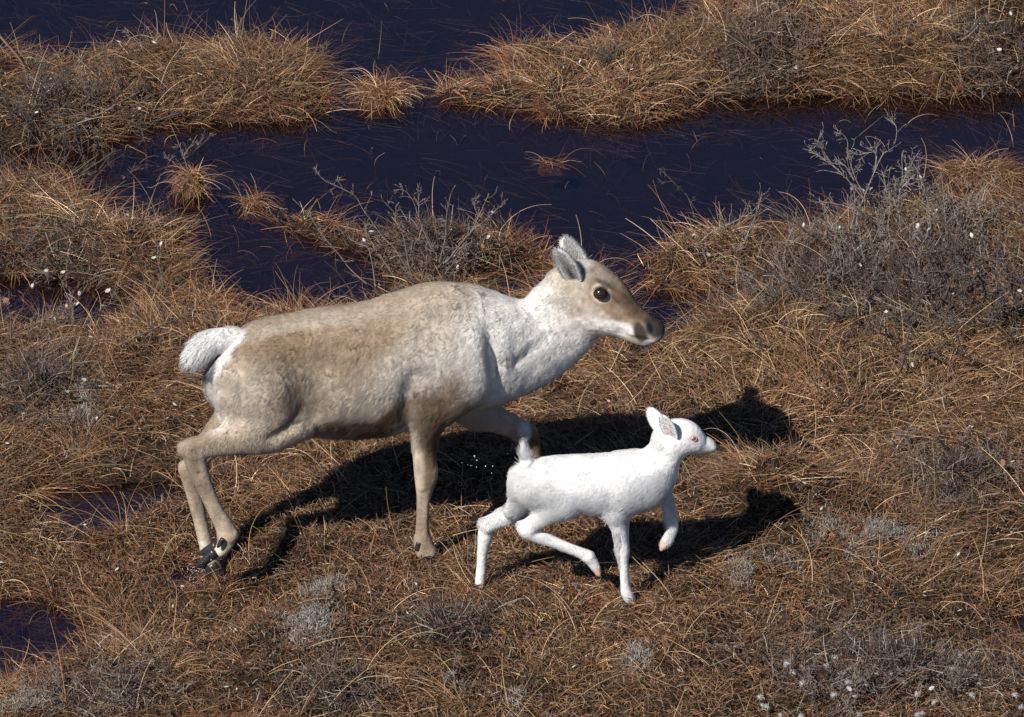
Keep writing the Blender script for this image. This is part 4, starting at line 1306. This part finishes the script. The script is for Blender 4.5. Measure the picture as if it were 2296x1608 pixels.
def shrub(label, cat, root, traced, loose, mat, r0=.0035, twig=.09, per=7, name='shrub', catkins=0, leaves=(0, 0), group=None, fan=None, budded=True):
    """traced: stems as lists of picture points (with a depth each); loose: (count, length, lean) of further stems from the root"""
    root = np.asarray(root, float)
    e = empty(name, root); tag(e, label, cat, group)
    tips = []
    stems = []
    for pts_, y0, y1 in traced:
        m = len(pts_); yy = np.linspace(y0, y1, m)
        A = np.array([P(a, b, c) for (a, b), c in zip(pts_, yy)])
        stems.append(catmull(A, 4))
    cnt, Ls, lean, wide = loose
    for _ in range(cnt):
        b = root + np.array([RNG.normal(0, wide), RNG.normal(0, wide * .8), 0])
        b[2] = ground_z(b[0], b[1]) - .01
        d = np.array(lean) + RNG.normal(0, .55, 3) * np.array([1, 1, .5]); d[2] = max(d[2], .12)
        stems.append(wander(b, d, Ls * RNG.uniform(.5, 1.15), 8, .13, .03))
    for s_ in stems:
        r = r0 * RNG.uniform(.75, 1.25)
        paths = [(s_, np.linspace(r, r * .35, len(s_)))]
        tw, tp = twigs_on(s_, r, per, twig, budded)
        V, F = tube_mesh(paths + tw)
        obj('stem', mesh_np('stem', V, F, mat), e, origin=s_[0])
        tips += tp + [s_[-1]]
    tips = np.array(tips)
    for i in RNG.choice(len(tips), min(catkins, len(tips)), replace=False):
        put('catkin', ME_catkin[RNG.integers(3)], tips[i], e, scale=RNG.uniform(.6, .95))
    for nn, me in zip(leaves, (ME_leaf_p, ME_leaf_b)):
        for i in RNG.choice(len(tips), min(nn, len(tips)), replace=False):
            put('leaf', me, tips[i] - np.array([0, 0, .008]), e, rot=(RNG.uniform(-.8, .8), RNG.uniform(-.9, .6), RNG.uniform(0, 6.28)), scale=RNG.uniform(.7, 1.2))
    return e

def q6(l): return [(598 + a * .2865, 359 + b * .2865) for a, b in l]
def q5(l): return [(1495 + a * .3482, b * .3482) for a, b in l]

g = on_ground(985, 628); yb = g[1]
shrub('grey twiggy dwarf shrub rising behind the back of the adult caribou', 'shrub', g,
      [(q6([(1150, 960), (1020, 720), (900, 590), (800, 450), (750, 380), (690, 280), (560, 210), (440, 150), (370, 50)]), yb, yb + .12),
       (q6([(1010, 930), (900, 770), (800, 680), (700, 650), (640, 580), (640, 480)]), yb + .03, yb + .1),
       (q6([(780, 970), (650, 850), (550, 720), (430, 580), (330, 430), (200, 300)]), yb + .02, yb + .12),
       (q6([(850, 990), (830, 830), (790, 640), (780, 500)]), yb, yb + .04),
       (q6([(1160, 980), (1110, 820), (1070, 600), (1000, 420), (930, 340)]), yb, yb + .06),
       (q6([(1230, 970), (1330, 800), (1300, 680), (1200, 480), (1150, 330), (1080, 240), (990, 235)]), yb, yb + .05),
       (q6([(1290, 690), (1200, 480), (1190, 330), (1185, 200)]), yb + .01, yb + .05),
       (q6([(1350, 800), (1400, 600), (1405, 460), (1440, 260)]), yb, yb + .04),
       (q6([(1400, 800), (1560, 640), (1660, 440), (1740, 260)]), yb, yb + .06),
       (q6([(1420, 780), (1600, 560), (1700, 480), (1890, 300)]), yb, yb + .06),
       (q6([(1680, 470), (1640, 400), (1620, 310)]), yb + .05, yb + .06),
       (q6([(1180, 990), (1300, 880), (1500, 760), (1680, 640)]), yb, yb + .06)],
      (9, .16, (0, .2, .8), .10), M_bark_grey, .0032, .065, 9, catkins=1, leaves=(12, 3))

g = on_ground(1985, 545); yb = g[1]
shrub('large pale grey leafless willow shrub on the bank beside the pond', 'shrub', g,
      [(q5([(1215, 1560), (1230, 1380), (1280, 1250), (1340, 1100), (1400, 985), (1450, 970), (1480, 870), (1470, 800), (1415, 765)]), yb, yb + .1),
       (q5([(1280, 1260), (1215, 1150), (1170, 1000), (1160, 900), (1105, 840)]), yb + .03, yb + .1),
       (q5([(1265, 1280), (1130, 1120), (1000, 1020), (915, 965)]), yb + .03, yb + .08),
       (q5([(1130, 1120), (1060, 1050), (1000, 960), (955, 912)]), yb + .05, yb + .08),
       (q5([(1510, 1500), (1495, 1350), (1500, 1220), (1545, 1110), (1530, 1025)]), yb, yb + .07),
       (q5([(1500, 1225), (1560, 1160), (1620, 1100)]), yb + .03, yb + .06),
       (q5([(1700, 1480), (1680, 1300), (1630, 1130), (1575, 1040)]), yb, yb + .07),
       (q5([(1380, 1520), (1270, 1380), (1120, 1320), (980, 1300)]), yb, yb + .02),
       (q5([(1800, 1500), (1790, 1360), (1775, 1165)]), yb, yb + .05),
       (q5([(1340, 1100), (1350, 1010), (1330, 980), (1220, 1000)]), yb + .05, yb + .09),
       (q5([(1205, 1160), (1160, 1080), (1095, 1030)]), yb + .05, yb + .07),
       (q5([(1420, 1480), (1440, 1300), (1420, 1190)]), yb, yb + .05),
       (q5([(1900, 1500), (1950, 1380), (2040, 1280), (2120, 1150)]), yb, yb + .05),
       (q5([(2000, 1520), (2060, 1400), (2200, 1290)]), yb, yb + .05)],
      (44, .27, (.05, .25, .7), .24), M_bark_pale, .0032, .09, 12, catkins=4, leaves=(10, 2))
g = on_ground(2120, 690)
shrub('dark brown tangled twig shrub under the large grey willow', 'shrub', g, [], (64, .34, (-.15, .0, .62), .26), M_bark_dark, .0052, .10, 9, leaves=(16, 6))
g = on_ground(1860, 655)
shrub('low sprawling grey twigs spreading left from the large willow', 'shrub', g, [], (40, .28, (-.5, .0, .42), .22), M_bark_grey, .0034, .08, 7, leaves=(8, 4))
g = on_ground(1554, 486)
shrub('single thin dark stem leaning out over the middle of the pond', 'shrub', g, [(q5([(180, 1400), (165, 1350), (130, 1260), (70, 1200), (0, 1130), (-50, 1085)]), g[1], g[1] + .03)], (0, .1, (0, 0, 1), .02), M_bark_dark, .0028, .05, 7)
g = on_ground(1880, 440)
g = on_ground(120, 335)
shrub('dark twiggy shrub hanging over the pond from the upper left bank', 'shrub', g, [
      ([(190, 165), (230, 270), (240, 330), (290, 400)][::-1], g[1] + .1, g[1] + .35), ([(0, 205), (40, 235), (60, 270), (62, 300)], g[1], g[1]),
      ([(300, 280), (250, 250), (205, 215), (180, 190)][::-1], g[1] + .2, g[1] + .15)],
      (50, .26, (.2, -.2, .6), .22), M_bark_dark, .0042, .09, 9, leaves=(10, 5))
g = on_ground(110, 690)
shrub('grey willow with white woolly catkins and brown leaves above the small dark pool', 'shrub', g, [], (32, .24, (.15, .1, .75), .15), M_bark_grey, .0038, .08, 8, catkins=9, leaves=(44, 20))
g = on_ground(420, 425)
shrub('lone budded twig standing on the tussock in the pond', 'shrub', g, [([(440, 440), (425, 400), (415, 360), (400, 320), (385, 285)], g[1], g[1] + .05), ([(425, 400), (400, 375), (372, 352)], g[1], g[1] + .02), ([(412, 350), (425, 330), (438, 318)], g[1] + .03, g[1] + .04)], (2, .1, (0, 0, 1), .02), M_bark_grey, .0026, .035, 6)
for i, (px_, py_, n_, lab, mt) in enumerate([
        (45, 90, 5, 'pale dry sprig at the far edge of the upper left bank', M_bark_grey), (290, 100, 6, 'tuft of grey twigs with white catkins beside the far pool', M_bark_grey),
        (520, 95, 8, 'budded grey twigs rising from the far edge of the upper left bank', M_bark_grey), (735, 125, 4, 'short grey twigs at the right end of the upper left bank', M_bark_grey),
        (1185, 95, 6, 'drooping grey twigs where the upper right bank begins', M_bark_grey), (1770, 170, 26, 'reddish brown twig shrub rooted at the waterline of the upper right bank', M_bark_red),
        (2215, 130, 22, 'dark heathery bush near the upper right corner', M_bark_dark), (1350, 150, 8, 'small dark twig clump on the end of the upper right bank', M_bark_dark),
        (2210, 1070, 18, 'low grey dwarf birch beyond the shadow of the calf', M_bark_grey), (2030, 1010, 9, 'sparse pale twigs beside the tip of the adult shadow', M_bark_grey),
        (60, 900, 22, 'low dark twigs on the bank left of the white tail', M_bark_dark), (300, 690, 7, 'bare branch lying to the right of the catkin willow', M_bark_grey),
        (1010, 1560, 5, 'thin upright grey twigs at the bottom of the view', M_bark_grey), (110, 1580, 12, 'grey heather clump in the bottom left corner', M_bark_grey),
        (2050, 1530, 40, 'grey dwarf shrub mat among the woolly white heads', M_bark_grey), (1830, 1560, 22, 'small grey dwarf shrub left of the woolly mat', M_bark_grey), (880, 650, 6, 'short dark twigs against the back of the adult', M_bark_dark)]):
    g = on_ground(px_, py_)
    big_ = n_ > 15
    shrub(lab, 'shrub', g, [], (n_, .17 if big_ else .13, (.05, .1, .8) if i != 11 else (1.2, .2, .25), .13 if big_ else .03), mt, .0028, .055, 6, catkins=5 if 'catkins' in lab else 0, leaves=(6 if big_ else 1, 2 if big_ else 0))

# ------------------------------------------------------------------ small sedge tussocks standing in the water
M_mound = speckled('tussock_peat', (.05, .03, .018), (.13, .08, .045), 60, 0.9, 0.1, 0.6, 0.01)
def tussock(px_, py_, rx, ry, h, label, nb=900, L0=.12, dark=1.0):
    c = G(px_, py_, WATER_Z)
    e = empty('sedge_tussock', c); tag(e, label, 'tussock', 'sedge tussocks in the pond')
    V = []; F = []; ns, m = 7, 26
    for i in range(ns + 1):
        s = i / ns
        for j in range(m):
            a = 2 * math.pi * j / m
            r = math.cos(s * math.pi / 2 * .97) * (1 + .18 * math.sin(3 * a + px_) + .1 * math.sin(5 * a))
            V.append((c[0] + rx * r * math.cos(a), c[1] + ry * r * math.sin(a), WATER_Z - .05 + (h + .05) * math.sin(s * math.pi / 2) ** .8))
    for i in range(ns):
        for j in range(m): F.append((i * m + j, i * m + (j + 1) % m, (i + 1) * m + (j + 1) % m, (i + 1) * m + j))
    F.append(tuple(ns * m + j for j in range(m)))
    obj('mound', mesh_np('mound', np.array(V), F, M_mound), e)
    a = RNG.uniform(0, 6.28, nb); r = np.sqrt(RNG.random(nb))
    x = c[0] + rx * r * np.cos(a) * .95; y = c[1] + ry * r * np.sin(a) * .95
    z = WATER_Z + h * np.sqrt(np.maximum(1 - r * r, 0)) - .008
    p = blades(x, y, a + RNG.normal(0, 1.3, nb), np.clip(RNG.normal(L0, .045, nb), .03, .25), np.radians(RNG.uniform(0, 60, nb)), np.radians(RNG.uniform(40, 130, nb)), 6, z0=z, stay=False)
    p[:, :, 2] = np.maximum(p[:, :, 2], WATER_Z + .002)
    col = PAL[RNG.choice([0, 1, 2, 3, 3], nb)] * RNG.lognormal(-.3, .5, (nb, 1)).clip(.2, 1.5) * dark
    tag(strands('blades', p, RNG.uniform(.0006, .0011, nb), col, M_grass, e, tip=.3), kind='stuff')
tussock(855, 222, .08, .07, .05, 'reddish rounded sedge tussock standing alone in the channel between the upper banks', 700, .10)
tussock(568, 462, .05, .03, .025, 'small flattened tussock at the gap between the two ponds', 170, .075, .8)
tussock(428, 432, .045, .04, .085, 'taller brown tussock carrying the lone budded twig', 380, .07)
tussock(2200, 398, .16, .07, .04, 'low rusty tussock near the right end of the pond', 900, .10, .8)
tussock(1235, 362, .05, .03, -.003, 'barely emerging rusty sedge patch in the middle of the pond', 40, .11, .7)
tussock(1390, 235, .12, .05, .05, 'sedge clump at the foot of the upper right bank', 800, .13)
tussock(470, 700, .09, .08, .05, 'straw coloured tuft on the bank behind the white tail', 500, .13)

# ------------------------------------------------------------------ woolly seed heads, lower right corner
M_stalk = flat('stalk', (.20, .13, .08), .7, .2)
M_wool = speckled('seed_wool', (.30, .26, .22), (.56, .52, .47), 300, .95, .05, .8, .002)
ME_head = [blob_mesh('seed_head', r, r * .95, M_wool, .2, 12, 8) for r in (.0055, .0048, .0062)]
_d = RNG.normal(0, 1, (90, 3)); _d[:, 2] = np.abs(_d[:, 2]) - .4; _d /= np.linalg.norm(_d, axis=1)[:, None]
_wool = strands('wool', np.stack([_d * r for r in (.003, .008, .0125)], 1) + RNG.normal(0, .0012, (90, 3, 3)), np.full(90, .0005), np.full((90, 3), .55) * RNG.uniform(.6, 1.1, (90, 1)), M_grass)
HC_wool = _wool.data
bpy.data.objects.remove(_wool)
def z8(a, b): return (2500 + a / 1.6275) * .598, (1700 + b / 1.6275) * .598
first = None
HEADS = [(1000, 1255), (955, 1300), (880, 1325), (1070, 1340), (785, 1320), (735, 1275), (740, 1300), (1230, 1350), (1345, 1245), (1370, 1270), (1465, 1168), (1495, 1250), (1550, 1240), (1660, 1215), (1325, 1335), (1300, 1330),
         (1415, 1330), (1440, 1380), (1890, 1360), (1910, 1390), (1860, 1475), (2110, 1470), (2160, 1545), (1520, 1580), (1548, 1580), (555, 1500), (572, 1540), (620, 1555), (697, 1590), (808, 1600), (1100, 1405), (1040, 1475), (1520, 1475), (1635, 1500), (1730, 1320), (835, 1425), (1780, 1255), (1185, 1570)]
HEAD_LABELS = {(1465, 1168): 'topmost woolly seed head, alone above the lower right dwarf shrubs', (555, 1500): 'leftmost woolly seed head, upper end of a short slanting row',
               (2160, 1545): 'woolly seed head nearest the lower right corner', (1520, 1580): 'left one of two touching woolly seed heads at the bottom edge', (1548, 1580): 'right one of two touching woolly seed heads at the bottom edge',
               (572, 1540): 'second woolly seed head in the short slanting row at left', (620, 1555): 'third woolly seed head in the short slanting row at left', (697, 1590): 'fourth woolly seed head in the short slanting row at left, on the bottom edge',
               (808, 1600): 'last woolly seed head of the slanting row, half cut by the bottom edge', (1890, 1360): 'upper one of two close woolly seed heads right of the shrub mat', (1910, 1390): 'lower one of two close woolly seed heads right of the shrub mat',
               (1660, 1215): 'woolly seed head standing highest on the right side of the patch', (1000, 1255): 'woolly seed head at the upper left edge of the dwarf shrub mat'}
for a, b in HEADS:
    px_, py_ = z8(a, b)
    g = on_ground(px_, py_ + 26)
    hgt = RNG.uniform(.03, .06)
    top = g + np.array([RNG.normal(0, .008), RNG.normal(0, .008), hgt])
    e = empty('woolly_flower', g)
    tag(e, HEAD_LABELS.get((a, b), 'white woolly seed head on a short stalk among the lower right dwarf shrubs'), 'seed head', 'woolly seed heads, lower right')
    V, F = tube_mesh([(np.array([g - [0, 0, .01], (g + top) / 2 + RNG.normal(0, .004, 3), top]), np.array([.0012, .0010, .0009]))])
    obj('stalk', mesh_np('stalk', V, F, M_stalk), e, origin=g)
    sc_ = RNG.uniform(.7, 1.2)
    h_ = put('seed_head', ME_head[RNG.integers(3)], top, e, scale=sc_)
    w_ = bpy.data.objects.new('wool', HC_wool); link(w_, h_); w_.rotation_euler = (0, 0, RNG.uniform(0, 6.28))

# ------------------------------------------------------------------ lying sticks, fallen leaves, splashes
def stick(pts_, r, label, mat, lift=.015):
    A = np.array([on_ground(a, b) + [0, 0, lift] for a, b in pts_])
    s_ = catmull(A, 5)
    e = empty('dead_branch', A[0]); tag(e, label, 'branch')
    tw, _ = twigs_on(s_, r, 7, .07, True)
    V, F = tube_mesh([(s_, np.linspace(r, r * .4, len(s_)))])
    obj('stem', mesh_np('stem', V, F, mat), e, origin=A[0])
    for p, rr in tw[:12]:
        V, F = tube_mesh([(p, rr)]); obj('twig', mesh_np('twig', V, F, mat), e, origin=p[0])
stick([(255, 815 - 20), (330, 775 - 15), (400, 745 - 15), (450, 725 - 10)], .0045, 'bare grey branch lying on the grass up and left of the white tail', M_bark_grey, .03)
stick([(2030, 720), (1960, 690), (1890, 660), (1800, 640)], .005, 'crooked pale branch lying below the big willow', M_bark_grey, .04)
stick([(2296, 650), (2210, 690), (2150, 720)], .007, 'thick dark branch lying under the willow at the right edge', M_bark_dark, .05)
stick([(2110, 1130), (2130, 1090), (2150, 1050), (2190, 1040)], .003, 'thin pale branch on the grass right of the calf shadow', M_bark_grey, .03)
stick([(0, 110), (50, 170), (62, 210)], .006, 'reddish curved branch at the left edge of the upper bank', M_bark_red, .06)
stick([(150, 330), (210, 290), (290, 245), (330, 225)], .004, 'long straight grey branch resting across the upper left bank', M_bark_grey, .05)

n = 800
x, y = roots(n); k = shore(x, y) > 0; x, y = x[k], y[k]
V = []; F = []
for a, b in zip(x, y):
    z = float(ground_z(a, b)) + RNG.uniform(.02, .05)
    L = RNG.uniform(.006, .013); th = RNG.uniform(0, 6.28); t = RNG.uniform(-.5, .5)
    u = np.array([math.cos(th), math.sin(th), t]); v = np.array([-math.sin(th), math.cos(th), RNG.uniform(-.5, .5)])
    i = len(V); c = np.array([a, b, z])
    V += [c - u * L, c - v * L * .4 + u * L * .1, c + u * L, c + v * L * .4, c + np.array([0, 0, .0012])]
    F += [(i, i + 1, i + 4), (i + 1, i + 2, i + 4), (i + 2, i + 3, i + 4), (i + 3, i, i + 4)]
tag(obj('fallen_leaves', mesh_np('fallen_leaves', np.array(V), F, M_leaf_pale)), kind='stuff')

def drops(nt, b):
    b.inputs['Base Color'].default_value = (.9, .93, .97, 1)
    b.inputs['Roughness'].default_value = .03
    b.inputs['IOR'].default_value = 1.33
    b.inputs['Transmission Weight'].default_value = .6
M_drop = material('water_drop', drops)
base = blob_mesh('drop', 1, 1, None, 0, 8, 6)
co = np.array([v.co[:] for v in base.vertices]); fc = [tuple(p.vertices) for p in base.polygons]
V = []; F = []
yh = float(cow_mid(450)) - .13
spots = [P(RNG.normal(437, 20), RNG.normal(1275, 14), yh + RNG.normal(0, .04)) for _ in range(46)] + [P(RNG.normal(450, 30), RNG.normal(1292, 14), yh) for _ in range(14)]
spots += [P(*z3(RNG.uniform(40, 430), RNG.normal(560, 70)), CY + .15 + RNG.normal(0, .05)) for _ in range(14)] + [P(*z3(RNG.normal(980, 60), RNG.normal(900, 40)), CY + RNG.normal(0, .05)) for _ in range(14)]
for c in spots:
    r = abs(RNG.normal(.0008, .0006)) + .0005
    i = len(V)
    V += list(co * r * np.array([1, 1, RNG.uniform(1, 1.7)]) + c); F += [tuple(v + i for v in f) for f in fc]
tag(obj('water_splash', mesh_np('water_splash', np.array(V), F, M_drop)), kind='stuff')
